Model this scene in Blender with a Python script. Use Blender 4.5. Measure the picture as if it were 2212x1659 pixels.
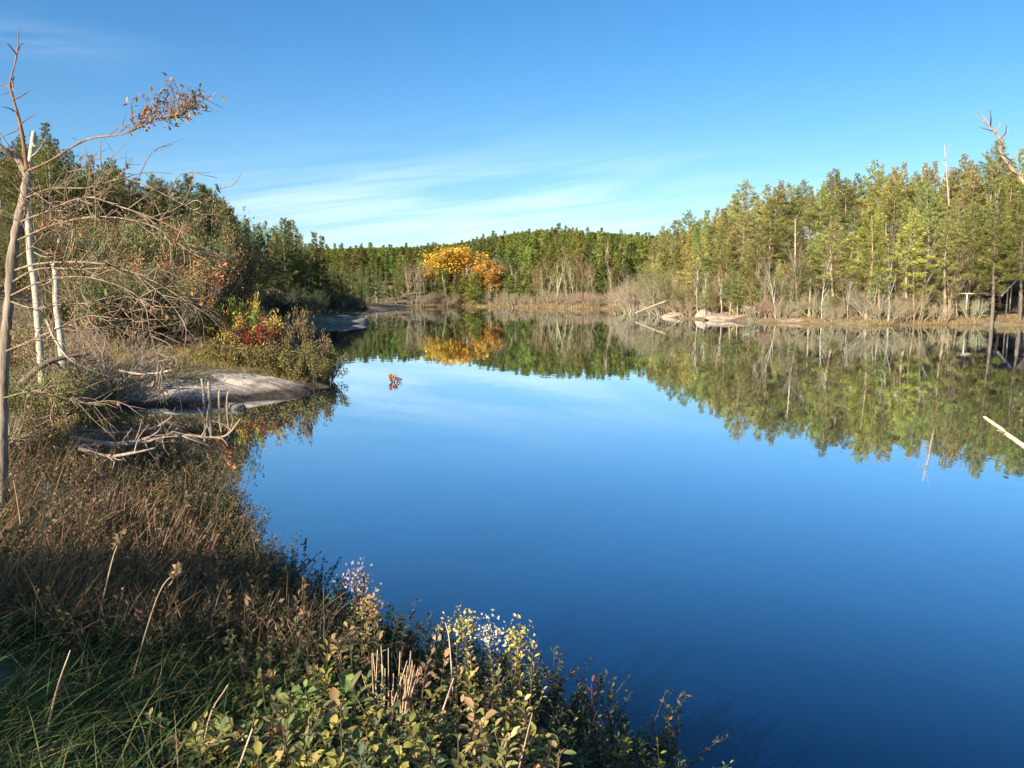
import bpy, math, random
import numpy as np
from mathutils import Vector

# ------------------------------------------------------------------ camera, sky, sun
scene = bpy.context.scene
COL = scene.collection
for o in list(bpy.data.objects):
    bpy.data.objects.remove(o)
FPX, CU, CV, PITCH, EYE = 1671.0, 1106.0, 829.5, math.radians(6.72), 3.0
cd = bpy.data.cameras.new('camera')
cam = bpy.data.objects.new('camera', cd)
COL.objects.link(cam)
cd.sensor_fit = 'HORIZONTAL'
cd.sensor_width = 36.0
cd.lens = 36.0 * FPX / 2212.0
cd.clip_start, cd.clip_end = 0.05, 5000.0
cam.location = (0, 0, EYE)
cam.rotation_euler = (math.pi / 2 - PITCH, 0, 0)
scene.camera = cam

SUN_EL = math.radians(24.0)
SUN_FROM = (-0.60, -0.80)             # horizontal direction towards the sun (behind the viewer, to the left)
w = bpy.data.worlds.new('World')
scene.world = w
w.use_nodes = True
nt = w.node_tree
nt.nodes.clear()
def N(tree, kind, **kw):
    n = tree.nodes.new(kind)
    for k, v in kw.items():
        setattr(n, k, v)
    return n
out = N(nt, 'ShaderNodeOutputWorld')
bg = N(nt, 'ShaderNodeBackground')
sky = N(nt, 'ShaderNodeTexSky', sky_type='NISHITA', sun_disc=False)
sky.sun_elevation = SUN_EL
sky.sun_rotation = math.atan2(SUN_FROM[0], SUN_FROM[1])
sky.altitude = 300
sky.air_density = 1.0
sky.dust_density = 1.2
sky.ozone_density = 3.0
bg.inputs['Strength'].default_value = 0.081
# thin cirrus: direction-based noise, stretched along the horizon
geo = N(nt, 'ShaderNodeTexCoord')
sep = N(nt, 'ShaderNodeSeparateXYZ')
nt.links.new(geo.outputs['Generated'], sep.inputs[0])
def M(op, a, b=None, clamp=False, tree=nt):
    n = N(tree, 'ShaderNodeMath', operation=op, use_clamp=clamp)
    for i, v in enumerate((a, b)):
        if v is None: continue
        if isinstance(v, (int, float)): n.inputs[i].default_value = v
        else: tree.links.new(v, n.inputs[i])
    return n.outputs[0]
az = M('ARCTAN2', sep.outputs[0], sep.outputs[1])          # 0 = straight ahead, + = right
el = M('ARCSINE', sep.outputs[2])
comb = N(nt, 'ShaderNodeCombineXYZ')
nt.links.new(M('MULTIPLY', az, 2.2), comb.inputs[0])
nt.links.new(M('ADD', M('MULTIPLY', el, 26.0), M('MULTIPLY', az, -3.2)), comb.inputs[1])
nz = N(nt, 'ShaderNodeTexNoise')
nz.inputs['Scale'].default_value = 1.6
nz.inputs['Detail'].default_value = 7.0
nz.inputs['Roughness'].default_value = 0.55
nz.inputs['Distortion'].default_value = 0.6
nt.links.new(comb.outputs[0], nz.inputs['Vector'])
def gauss(x, c, s):
    d = M('DIVIDE', M('SUBTRACT', x, c), s)
    return M('POWER', 2.718, M('MULTIPLY', M('MULTIPLY', d, d), -0.5))
band = M('MULTIPLY', gauss(az, 0.0, 0.20), gauss(el, 0.095, 0.045))
band2 = M('MULTIPLY', M('MULTIPLY', gauss(az, -0.56, 0.07), gauss(el, 0.262, 0.012)), 0.35)
band3 = M('MULTIPLY', M('MULTIPLY', gauss(az, -0.28, 0.08), gauss(el, 0.115, 0.02)), 0.5)
wis = M('MULTIPLY', M('SUBTRACT', nz.outputs['Fac'], 0.36, True), 3.6, True)
cl = M('MULTIPLY', M('MULTIPLY', M('ADD', M('ADD', band, band2), band3, True), wis), 0.42, True)
hs = N(nt, 'ShaderNodeHueSaturation')
hs.inputs['Saturation'].default_value = 1.3
hs.inputs['Hue'].default_value = 0.5
nt.links.new(sky.outputs[0], hs.inputs['Color'])
mx = N(nt, 'ShaderNodeMix', data_type='RGBA')
nt.links.new(cl, mx.inputs[0])
nt.links.new(hs.outputs[0], mx.inputs[6])
mx.inputs[7].default_value = (7.2, 7.9, 8.6, 1)
nt.links.new(mx.outputs[2], bg.inputs['Color'])
nt.links.new(bg.outputs[0], out.inputs[0])

sd = bpy.data.lights.new('sun', 'SUN')
sd.energy = 5.0
sd.angle = math.radians(0.5)
sd.color = (1.0, 0.91, 0.77)
sun = bpy.data.objects.new('sun', sd)
COL.objects.link(sun)
sdir = Vector((SUN_FROM[0] * math.cos(SUN_EL), SUN_FROM[1] * math.cos(SUN_EL), math.sin(SUN_EL)))
sun.rotation_euler = sdir.to_track_quat('Z', 'Y').to_euler()
scene.view_settings.view_transform = 'Standard'
scene.view_settings.look = 'None'
scene.view_settings.exposure = 1.2
scene.cycles.max_bounces = 6
scene.cycles.diffuse_bounces = 2
scene.cycles.glossy_bounces = 3
scene.cycles.transparent_max_bounces = 4
scene.cycles.use_denoising = True

# ------------------------------------------------------------------ helpers
RNG = np.random.default_rng(11)
cp, sp = math.cos(PITCH), math.sin(PITCH)
def ray(u, v):
    x, y = (u - CU) / FPX, (CV - v) / FPX
    return np.array([x, cp + y * sp, -sp + y * cp])
def PT(u, v, depth):                       # the point seen at that pixel, DEPTH metres ahead
    d = ray(u, v)
    return np.array([0, 0, EYE]) + d * (depth / d[1])
def GP(u, v, z=0.0):                       # where that pixel's ray meets height z
    d = ray(u, v)
    return np.array([0, 0, EYE]) + d * ((z - EYE) / d[2])
def proj(p):
    q = np.asarray(p, float) - np.array([0, 0, EYE])
    f = q[1] * cp - q[2] * sp
    up = q[1] * sp + q[2] * cp
    return CU + FPX * q[0] / f, CV - FPX * up / f
def norm(a):
    a = np.asarray(a, float)
    return a / np.maximum(np.linalg.norm(a, axis=-1, keepdims=True), 1e-9)
def sstep(a, b, x):
    t = np.clip((x - a) / (b - a), 0, 1)
    return t * t * (3 - 2 * t)

class MB:
    """collects tubes, leaves, blades; build() links them as one mesh object, mesh() only makes the data"""
    def __init__(s):
        s.V, s.F, s.T, s.MI, s.n = [], [], [], [], 0
    def add(s, v, faces, tint=1.0, mi=0):
        v = np.asarray(v, np.float32).reshape(-1, 3)
        t = np.empty((len(v), 3), np.float32)
        t[:] = np.asarray(tint, np.float32) if np.ndim(tint) != 1 or len(tint) == 3 and len(v) != 3 else np.asarray(tint, np.float32)[:, None]
        for f in faces if isinstance(faces, list) else [faces]:
            f = np.asarray(f, np.int64)
            s.F.append(f + s.n)
            s.MI.append(np.full(len(f), mi, np.int32))
        s.V.append(v); s.T.append(t); s.n += len(v)
    def mesh(s, name, mats, smooth=False):
        me = bpy.data.meshes.new(name)
        if not s.V:
            return me
        V = np.concatenate(s.V); T = np.concatenate(s.T)
        loops = np.concatenate([f.ravel() for f in s.F])
        tot = np.concatenate([np.full(len(f), f.shape[1], np.int32) for f in s.F])
        start = np.concatenate([[0], np.cumsum(tot)[:-1]]).astype(np.int32)
        me.vertices.add(len(V)); me.vertices.foreach_set('co', V.ravel())
        me.loops.add(len(loops)); me.loops.foreach_set('vertex_index', loops.astype(np.int32))
        me.polygons.add(len(tot))
        me.polygons.foreach_set('loop_start', start)
        me.polygons.foreach_set('loop_total', tot)
        me.polygons.foreach_set('material_index', np.concatenate(s.MI))
        if smooth:
            me.polygons.foreach_set('use_smooth', np.ones(len(tot), bool))
        at = me.attributes.new('tint', 'FLOAT_COLOR', 'POINT')
        at.data.foreach_set('color', np.concatenate([T, np.ones((len(T), 1), np.float32)], 1).ravel())
        for m in mats if isinstance(mats, (list, tuple)) else [mats]:
            me.materials.append(m)
        me.update(calc_edges=True); me.validate()
        return me
    def build(s, name, mats, parent=None, smooth=False, color=None, loc=None):
        return put(name, s.mesh(name, mats, smooth), parent, color, loc)

def put(name, me, parent=None, color=None, loc=None):
    o = bpy.data.objects.new(name, me)
    COL.objects.link(o)
    if parent is not None: o.parent = parent
    if color is not None: o.color = (*color[:3], 1)
    if loc is not None: o.location = loc
    return o
def tag(o, label=None, cat=None, group=None, kind=None):
    for k, v in (('label', label), ('category', cat), ('group', group), ('kind', kind)):
        if v: o[k] = v
    return o
def empty(name, loc, label=None, cat=None, group=None, rz=0.0, sc=1.0):
    o = bpy.data.objects.new(name, None)
    COL.objects.link(o)
    o.location = [float(c) for c in loc]
    o.rotation_euler = (0, 0, rz)
    o.scale = (sc, sc, sc) if np.ndim(sc) == 0 else sc
    o.empty_display_size = 0.2
    return tag(o, label, cat, group)

def frames(t):
    ref = np.where(np.abs(t[:, 2:3]) > 0.9, np.array([[1.0, 0, 0]]), np.array([[0, 0, 1.0]]))
    a = norm(np.cross(t, ref)); b = np.cross(t, a)
    return a, b
def tube(mb, pts, rad, sides=5, tint=1.0, mi=0, cap=True):
    pts = np.asarray(pts, float); k = len(pts)
    rad = np.broadcast_to(np.asarray(rad, float), (k,))
    t = np.empty_like(pts)
    t[1:-1] = pts[2:] - pts[:-2]; t[0] = pts[1] - pts[0]; t[-1] = pts[-1] - pts[-2]
    t = norm(t)
    a, b = frames(np.repeat(norm(t.mean(0, keepdims=True)), k, 0))
    a = norm(a - t * (a * t).sum(1, keepdims=True)); b = np.cross(t, a)
    th = np.arange(sides) * 2 * math.pi / sides
    v = pts[:, None] + rad[:, None, None] * (a[:, None] * np.cos(th)[None, :, None] + b[:, None] * np.sin(th)[None, :, None])
    i = np.arange(k - 1)[:, None] * sides; j = np.arange(sides)[None]; j2 = (j + 1) % sides
    f = np.stack([i + j, i + j2, i + sides + j2, i + sides + j], -1).reshape(-1, 4)
    vv = v.reshape(-1, 3); fs = [f]
    if cap:
        vv = np.concatenate([vv, pts[-1:] + t[-1:] * rad[-1]])
        e = (k - 1) * sides
        fs.append(np.stack([e + np.arange(sides), e + (np.arange(sides) + 1) % sides, np.full(sides, k * sides)], -1))
    mb.add(vv, fs, tint, mi)
def spline(p, n):                                # Catmull-Rom through the points
    p = np.asarray(p, float)
    q = np.concatenate([[2 * p[0] - p[1]], p, [2 * p[-1] - p[-2]]])
    out = []
    for i in range(len(p) - 1):
        a, b, c, d = q[i:i + 4]
        for t in np.linspace(0, 1, n, endpoint=False):
            out.append(0.5 * (2 * b + (c - a) * t + (2 * a - 5 * b + 4 * c - d) * t * t + (3 * b - a - 3 * c + d) * t ** 3))
    out.append(p[-1])
    return np.array(out)
def rdir(rng, n):
    return norm(rng.normal(size=(n, 3)))
def leaves4(mb, c, d, L, W, tint, rng, mi=0, fold=0.25):
    """small leaves: two triangles folded along the midrib"""
    n = len(c); d = norm(d)
    L = np.broadcast_to(L, (n,))[:, None]; W = np.broadcast_to(W, (n,))[:, None]
    s = norm(np.cross(d, rdir(rng, n))); u = np.cross(s, d)
    v = np.stack([c, c + d * L * .45 + s * W * .5 + u * W * fold, c + d * L * .95, c + d * L * .45 - s * W * .5 + u * W * fold], 1)
    i = np.arange(n)[:, None] * 4
    f = np.concatenate([i + np.array([[0, 1, 2]]), i + np.array([[0, 2, 3]])])
    mb.add(v.reshape(-1, 3), f, np.repeat(tint, 4, 0) if np.ndim(tint) == 2 else tint, mi)
def leaves8(mb, c, d, up, L, W, tint, rng, mi=0, droop=0.25, fold=0.18, shape=(0.75, 1.0)):
    """close-up leaves: curved blade with midrib"""
    n = len(c); d = norm(d)
    L = np.broadcast_to(L, (n,))[:, None]; W = np.broadcast_to(W, (n,))[:, None]
    s = norm(np.cross(d, up + 0.35 * rdir(rng, n))); u = np.cross(s, d)
    dr = droop * (0.4 + rng.random((n, 1)) * 1.2)
    def at(t, k):
        return c + d * L * t + s * W * 0.5 * k + u * (fold * abs(k) * W - dr * L * t * t)
    v = np.stack([at(0, 0), at(.3, 0), at(.68, 0), at(1, 0), at(.28, shape[0]), at(.66, shape[1]), at(.28, -shape[0]), at(.66, -shape[1]), at(.9, shape[1] * .45), at(.9, -shape[1] * .45)], 1)
    i = np.arange(n)[:, None] * 10
    q = np.concatenate([i + np.array([[1, 4, 5, 2]]), i + np.array([[1, 2, 7, 6]]), i + np.array([[2, 5, 8, 3]]), i + np.array([[2, 3, 9, 7]])])
    f = np.concatenate([i + np.array([[0, 4, 1]]), i + np.array([[0, 1, 6]])])
    mb.add(v.reshape(-1, 3), [q, f], np.repeat(tint, 10, 0), mi)
def blades(mb, root, lean, L, W, tint, rng, k=4, bend=0.5, mi=0):
    n = len(root)
    L = np.broadcast_to(L, (n,))[:, None]; W = np.broadcast_to(W, (n,))[:, None]
    h = lean.copy(); h[:, 2] = 0; hn = norm(h + 1e-6)
    s = norm(np.cross(lean, rdir(rng, n)))
    be = bend * (0.3 + rng.random((n, 1)))
    vs = []
    for i in range(k + 1):
        t = i / k
        p = root + norm(lean) * L * t + hn * L * be * t * t * .6 - np.array([[0, 0, 1.0]]) * L * be * t ** 3 * .45
        ww = W * (1 - t) ** .7 * .5 + 0.0004
        vs += [p + s * ww, p - s * ww]
    v = np.stack(vs, 1)
    i = np.arange(n)[:, None] * (2 * k + 2)
    f = np.concatenate([i + np.array([[2 * j, 2 * j + 1, 2 * j + 3, 2 * j + 2]]) for j in range(k)])
    tt = np.repeat(tint, 2 * k + 2, 0)
    mb.add(v.reshape(-1, 3), f, tt, mi)
def pick(rng, n, cols, jit=0.18):
    """n tints picked from a list of (weight, rgb)"""
    wts = np.array([c[0] for c in cols], float); wts /= wts.sum()
    a = np.array([c[1] for c in cols], float)[rng.choice(len(cols), n, p=wts)]
    return a * np.exp(rng.normal(0, jit, (n, 1))) * np.exp(rng.normal(0, jit * .35, (n, 3)))

# ------------------------------------------------------------------ materials
def mat(name):
    m = bpy.data.materials.new(name); m.use_nodes = True
    t = m.node_tree; t.nodes.clear()
    return m, t, N(t, 'ShaderNodeOutputMaterial')
def foliage(name, trans=0.3, rough=0.6, spec=0.2):
    m, t, o = mat(name)
    a = N(t, 'ShaderNodeAttribute', attribute_name='tint')
    oi = N(t, 'ShaderNodeObjectInfo')
    mul = N(t, 'ShaderNodeMix', data_type='RGBA', blend_type='MULTIPLY'); mul.inputs[0].default_value = 1
    t.links.new(a.outputs['Color'], mul.inputs[6]); t.links.new(oi.outputs['Color'], mul.inputs[7])
    p = N(t, 'ShaderNodeBsdfPrincipled')
    p.inputs['Roughness'].default_value = rough
    p.inputs['Specular IOR Level'].default_value = spec
    tr = N(t, 'ShaderNodeBsdfTranslucent')
    t.links.new(mul.outputs[2], p.inputs['Base Color']); t.links.new(mul.outputs[2], tr.inputs['Color'])
    ms = N(t, 'ShaderNodeMixShader'); ms.inputs[0].default_value = trans
    t.links.new(p.outputs[0], ms.inputs[1]); t.links.new(tr.outputs[0], ms.inputs[2])
    t.links.new(ms.outputs[0], o.inputs[0])
    return m
def noisy(name, stops, scale=4.0, detail=6.0, rough=0.85, bump=0.3, bscale=None, stretch=(1, 1, 1), objcol=False, bdist=0.02, world=False):
    m, t, o = mat(name)
    tc = N(t, 'ShaderNodeTexCoord'); mp = N(t, 'ShaderNodeMapping')
    mp.inputs['Scale'].default_value = stretch
    if world:
        g = N(t, 'ShaderNodeNewGeometry'); t.links.new(g.outputs['Position'], mp.inputs[0])
    else:
        t.links.new(tc.outputs['Object'], mp.inputs[0])
    n1 = N(t, 'ShaderNodeTexNoise'); n1.inputs['Scale'].default_value = scale; n1.inputs['Detail'].default_value = detail
    n1.inputs['Roughness'].default_value = 0.65
    t.links.new(mp.outputs[0], n1.inputs['Vector'])
    r = N(t, 'ShaderNodeValToRGB')
    e = r.color_ramp.elements
    while len(e) > 1: e.remove(e[-1])
    e[0].position = stops[0][0]; e[0].color = (*stops[0][1], 1)
    for ps, c in stops[1:]:
        x = e.new(ps); x.color = (*c, 1)
    t.links.new(n1.outputs['Fac'], r.inputs[0])
    p = N(t, 'ShaderNodeBsdfPrincipled'); p.inputs['Roughness'].default_value = rough
    p.inputs['Specular IOR Level'].default_value = 0.25
    colout = r.outputs[0]
    if objcol:
        a = N(t, 'ShaderNodeObjectInfo')
        mul = N(t, 'ShaderNodeMix', data_type='RGBA', blend_type='MULTIPLY'); mul.inputs[0].default_value = 1
        t.links.new(colout, mul.inputs[6]); t.links.new(a.outputs['Color'], mul.inputs[7]); colout = mul.outputs[2]
    t.links.new(colout, p.inputs['Base Color'])
    if bump:
        n2 = N(t, 'ShaderNodeTexNoise'); n2.inputs['Scale'].default_value = bscale or scale * 4; n2.inputs['Detail'].default_value = 8
        t.links.new(mp.outputs[0], n2.inputs['Vector'])
        b = N(t, 'ShaderNodeBump'); b.inputs['Strength'].default_value = bump; b.inputs['Distance'].default_value = bdist
        t.links.new(n2.outputs['Fac'], b.inputs['Height']); t.links.new(b.outputs[0], p.inputs['Normal'])
    t.links.new(p.outputs[0], o.inputs[0])
    return m
M_LEAF = foliage('leaf_foliage', 0.32)
M_NEEDLE = foliage('needle_foliage', 0.22, 0.7, 0.1)
M_GRASS = foliage('grass_blades', 0.28, 0.6, 0.12)
M_BARK = noisy('bark', [(0.3, (.10, .075, .055)), (0.55, (.26, .21, .16)), (0.75, (.40, .34, .28))], 3.0, 6, .9, .6, 12, (4, 4, .8), True)
M_BIRCH = noisy('birch_bark', [(0.27, (.12, .10, .08)), (0.38, (.46, .42, .36)), (0.7, (.62, .58, .50))], 3.0, 8, .7, .3, 14, (2.5, 2.5, 3), True)
M_DEAD = noisy('bleached_wood', [(0.3, (.17, .14, .115)), (0.55, (.36, .31, .26)), (0.8, (.52, .47, .41))], 5.0, 6, .85, .5, 20, (3, 3, 1), True)
M_GROUND = noisy('forest_floor', [(0.28, (.055, .045, .025)), (0.45, (.15, .11, .06)), (0.58, (.22, .17, .10)), (0.75, (.13, .13, .055))], 0.9, 9, .95, .7, 6, (1, 1, 1), False, .08, True)
M_ROCK = noisy('granite', [(0.3, (.13, .12, .11)), (0.48, (.29, .27, .25)), (0.62, (.38, .355, .33)), (0.8, (.24, .22, .19))], 1.6, 12, .85, .7, 9, (1, 1, 1), True, .05, True)

# granite whose lowest part is dark and wet where the pond has stood
def granite_wet():
    m = M_ROCK.copy(); m.name = 'granite_waterline'
    t = m.node_tree
    p = [n for n in t.nodes if n.type == 'BSDF_PRINCIPLED'][0]
    src = p.inputs['Base Color'].links[0].from_socket
    g = N(t, 'ShaderNodeNewGeometry'); s = N(t, 'ShaderNodeSeparateXYZ')
    t.links.new(g.outputs['Position'], s.inputs[0])
    n = N(t, 'ShaderNodeTexNoise'); n.inputs['Scale'].default_value = 1.1; n.inputs['Detail'].default_value = 5
    t.links.new(g.outputs['Position'], n.inputs['Vector'])
    h = M('ADD', s.outputs[2], M('MULTIPLY', M('SUBTRACT', n.outputs['Fac'], .5, tree=t), .22, tree=t), tree=t)
    k = N(t, 'ShaderNodeMapRange'); k.inputs['From Min'].default_value = .10; k.inputs['From Max'].default_value = .26
    t.links.new(h, k.inputs['Value'])
    mxx = N(t, 'ShaderNodeMix', data_type='RGBA')
    t.links.new(k.outputs[0], mxx.inputs[0])
    mxx.inputs[6].default_value = (.045, .032, .022, 1)
    t.links.new(src, mxx.inputs[7]); t.links.new(mxx.outputs[2], p.inputs['Base Color'])
    return m
M_ROCKWET = granite_wet()

def water_mat():
    """still pond: mirror towards the horizon, deep blue body where one looks down into it"""
    m, t, o = mat('pond_water')
    g = N(t, 'ShaderNodeNewGeometry'); mp = N(t, 'ShaderNodeMapping')
    mp.inputs['Scale'].default_value = (1.0, .45, 1)
    t.links.new(g.outputs['Position'], mp.inputs[0])
    n = N(t, 'ShaderNodeTexNoise'); n.inputs['Scale'].default_value = 1.7; n.inputs['Detail'].default_value = 3
    t.links.new(mp.outputs[0], n.inputs['Vector'])
    b = N(t, 'ShaderNodeBump'); b.inputs['Strength'].default_value = .07; b.inputs['Distance'].default_value = .03
    t.links.new(n.outputs['Fac'], b.inputs['Height'])
    lw = N(t, 'ShaderNodeLayerWeight'); lw.inputs['Blend'].default_value = .5
    r = N(t, 'ShaderNodeValToRGB'); e = r.color_ramp.elements
    while len(e) > 1: e.remove(e[-1])
    e[0].position = 0; e[0].color = (.02, .02, .02, 1)
    for p_, v_ in ((.30, .03), (.40, .05), (.50, .14), (.58, .30), (.66, .50), (.79, .76), (.90, .88), (.97, .95), (1, 1)):
        x = e.new(p_); x.color = (v_, v_, v_, 1)
    t.links.new(lw.outputs['Facing'], r.inputs[0])
    gl = N(t, 'ShaderNodeBsdfGlossy'); gl.inputs['Roughness'].default_value = .015
    gl.inputs['Color'].default_value = (.88, .96, 1, 1)
    df = N(t, 'ShaderNodeBsdfDiffuse'); df.inputs['Color'].default_value = (.0002, .008, .036, 1)
    t.links.new(b.outputs[0], gl.inputs['Normal'])
    ms = N(t, 'ShaderNodeMixShader')
    t.links.new(r.outputs[0], ms.inputs[0]); t.links.new(df.outputs[0], ms.inputs[1]); t.links.new(gl.outputs[0], ms.inputs[2])
    t.links.new(ms.outputs[0], o.inputs[0])
    return m
M_WATER = water_mat()

# ------------------------------------------------------------------ terrain and pond
shore_px = [(1480, 1680), (1300, 1590), (1150, 1510), (980, 1450), (830, 1385), (690, 1310), (575, 1240), (530, 1180), (500, 1105), (430, 1010), (330, 955), (215, 915), (200, 893), (300, 868), (400, 866),
            (450, 864), (530, 860), (630, 846), (706, 826), (712, 806), (690, 768), (655, 738), (610, 716), (700, 706), (775, 701), (788, 692), (768, 681), (800, 675), (850, 668), (890, 664), (1000, 662), (1100, 664),
            (1200, 667), (1340, 668), (1352, 676), (1420, 684), (1480, 689), (1560, 693), (1650, 697), (1780, 700), (1900, 704), (1960, 703), (2050, 702), (2130, 702), (2230, 703)]
poly = [GP(u, v)[:2] for u, v in shore_px] + [np.array(q, float) for q in
        [(62, 62), (70, 45), (60, 20), (40, 12), (20, 10), (10, 6.3), (6.4, 4.9), (5, 3.4), (3.6, 2.9), (2.4, 3.2)]]
poly = np.array(poly)
def shore_dist(x, y):
    """metres inland of the waterline (negative in the pond)"""
    shp = np.shape(x)
    P = np.stack([np.ravel(x), np.ravel(y)], 1)
    d2 = np.full(len(P), 1e18); ins = np.zeros(len(P), bool)
    for i in range(len(poly)):
        a, b = poly[i], poly[(i + 1) % len(poly)]
        ab = b - a
        t = np.clip(((P - a) @ ab) / (ab @ ab), 0, 1)
        q = P - a - t[:, None] * ab
        d2 = np.minimum(d2, (q * q).sum(1))
        c = (a[1] > P[:, 1]) != (b[1] > P[:, 1])
        with np.errstate(divide='ignore', invalid='ignore'):
            ins ^= c & (P[:, 0] < (b[0] - a[0]) * (P[:, 1] - a[1]) / (b[1] - a[1]) + a[0])
    d = np.sqrt(d2)
    return np.where(ins, -d, d).reshape(shp)
def gb(x, y, cx, cy, sx, sy, amp):
    return amp * np.exp(-.5 * (((x - cx) / sx) ** 2 + ((y - cy) / sy) ** 2))
def wob(x, y):
    return (np.sin(x * 1.3 + y * .7) * np.cos(y * 1.1 - x * .4) + .5 * np.sin(x * 3.1 - y * 2.3) + .5 * np.cos(x * 2.2 + y * 3.7)) * .5
def height(x, y):
    x = np.asarray(x, float); y = np.asarray(y, float)
    s = shore_dist(x, y)
    near = np.exp(-((x + 1) ** 2 + y ** 2) / 14.0 ** 2)
    bank = 1.45 * sstep(0, 5.2, s) ** .8
    other = .45 * sstep(0, 2.5, s) + .035 * np.clip(s, 0, 40)
    land = .04 + near * bank + (1 - near) * other
    ramp = sstep(1.5, 26, s)
    land = land + ramp * (gb(x, y, 66, 128, 42, 34, 9.5) + gb(x, y, 0, 275, 150, 58, 8.6) + gb(x, y, 17, 262, 30, 50, 6.2) + gb(x, y, 140, 240, 80, 80, 5)
                          + gb(x, y, -160, 160, 60, 120, 9)) + sstep(1, 14, s) * gb(x, y, -36, 40, 15, 22, 7)
    land = land + .05 * wob(x * 1.7, y * 1.7) * sstep(.2, 2, s) + .35 * wob(x * .21, y * .21) * sstep(4, 20, s)
    return np.where(s > 0, land, np.maximum(.04 + s * .55, -2.2))
def H(x, y):
    return float(height(np.array([x]), np.array([y]))[0])

def ground():
    n1, n2 = 420, 460
    tx = np.linspace(-math.asinh(900 / 5), math.asinh(900 / 5), n1)
    ty = np.linspace(-math.asinh(120 / 6), math.asinh(1500 / 6), n2)
    X, Y = np.meshgrid(np.sinh(tx) * 5 - 2, np.sinh(ty) * 6 + 5)
    Z = height(X, Y)
    mb = MB()
    i = np.arange(n2 - 1)[:, None] * n1 + np.arange(n1 - 1)[None]
    f = np.stack([i, i + 1, i + n1 + 1, i + n1], -1).reshape(-1, 4)
    mb.add(np.stack([X, Y, Z], -1), f)
    tag(mb.build('ground', M_GROUND, smooth=True), kind='structure')
    wt = MB()
    wt.add([(-40, 2.0, 0), (95, 2.0, 0), (95, 190, 0), (-40, 190, 0)], np.array([[0, 1, 2, 3]]))
    tag(wt.build('water', M_WATER), kind='structure')
ground()

# ------------------------------------------------------------------ tree and shrub meshes (shared by the copies)
def needle_tufts(mb, c, d, rng, k, L, W, tint, spread=.9):
    n = len(c)
    cc = np.repeat(c, k, 0) + rng.normal(0, L * .22, (n * k, 3))
    dd = norm(np.repeat(norm(d), k, 0) + spread * rdir(rng, n * k))
    s = norm(np.cross(dd, rdir(rng, n * k)))
    LL = L * (.6 + .8 * rng.random((n * k, 1)))
    v = np.stack([cc - s * W * .5, cc + s * W * .5, cc + dd * LL], 1)
    f = np.arange(n * k * 3).reshape(-1, 3)
    mb.add(v.reshape(-1, 3), f, np.repeat(np.repeat(tint, k, 0), 3, 0))
def make_pine(seed, h=12.0, base=.32, R=2.1, nb=58, conic=.6, k=9, nl=.27, nw=.046, cols=None, droop=.0, ntuft=24):
    """trunk mesh (with limbs) and crown mesh of a conifer"""
    rng = np.random.default_rng(seed)
    wood, cr = MB(), MB()
    zz = np.linspace(-.3, h * .98, 9)
    ph = rng.random(2) * 6
    ax = np.stack([.12 * np.sin(zz * .5 + ph[0]), .12 * np.sin(zz * .45 + ph[1]), zz], 1)
    r0 = .011 * h + .02
    tube(wood, ax, r0 * (1 - np.linspace(0, .93, 9)), 7)
    cols = cols or [(3, (.135, .145, .042)), (2, (.175, .17, .048)), (1, (.10, .12, .042)), (.35, (.20, .15, .07))]
    a = rng.random() * 6
    for i in range(nb):
        t = base + (1 - base) * ((i + rng.random()) / nb) ** .9
        if t < base + .12 and rng.random() < .45: continue
        z = t * h; a += 2.4 + rng.normal(0, .35)
        q = (t - base) / (1 - base)
        prof = (1 - q) ** conic * min(1, .45 + q * 3.0)
        L = max(.35, R * prof * (.65 + .55 * rng.random()))
        el = -.15 - droop + .9 * q + rng.normal(0, .14)
        p0 = np.array([np.interp(z, zz, ax[:, 0]), np.interp(z, zz, ax[:, 1]), z])
        d = np.array([math.cos(a) * math.cos(el), math.sin(a) * math.cos(el), math.sin(el)])
        tip = p0 + d * L + np.array([0, 0, .16 * L])
        mid = p0 + d * L * .5 + np.array([0, 0, -.03 * L])
        tube(wood, [p0, mid, tip], [.012 + .008 * L, .010, .004], 3, cap=False)
        m = max(4, int(ntuft * L / R * 1.5))
        tt = .28 + .75 * rng.random(m) ** .75
        sd = norm(np.cross(d, [0, 0, 1.0]))
        lat = rng.normal(0, 1, m) * .24 * L * (1.15 - tt * .75)
        c = p0 + d * L * tt[:, None] + sd * lat[:, None] + np.array([0, 0, 1]) * (.16 * L * tt ** 2 + rng.normal(0, .09, m))[:, None]
        dd = norm(d * .8 + sd * np.sign(lat)[:, None] * .7 + np.array([0, 0, .55]))
        tint = pick(rng, m, cols, .2) * np.exp(rng.normal(0, .16))
        needle_tufts(cr, c, dd, rng, k, nl * (1.1 - .45 * q), nw, tint)
    c = ax[-1] + rng.normal(0, .04, (5, 3)) - np.array([0, 0, 1]) * np.linspace(-.15, .6, 5)[:, None]
    needle_tufts(cr, c, np.tile([[0, 0, 1.0]], (5, 1)), rng, 6, nl * .7, nw * .8, pick(rng, 5, cols), .5)
    for i in range(8):                                      # dead snags on the bare trunk
        z = h * base * (.25 + .75 * rng.random()); aa = rng.random() * 6.3; L = .3 + .8 * rng.random()
        p0 = np.array([np.interp(z, zz, ax[:, 0]), np.interp(z, zz, ax[:, 1]), z])
        tube(wood, [p0, p0 + np.array([math.cos(aa) * L, math.sin(aa) * L, -.1 * L])], [.018, .005], 3, cap=False)
    return wood, cr
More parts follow.
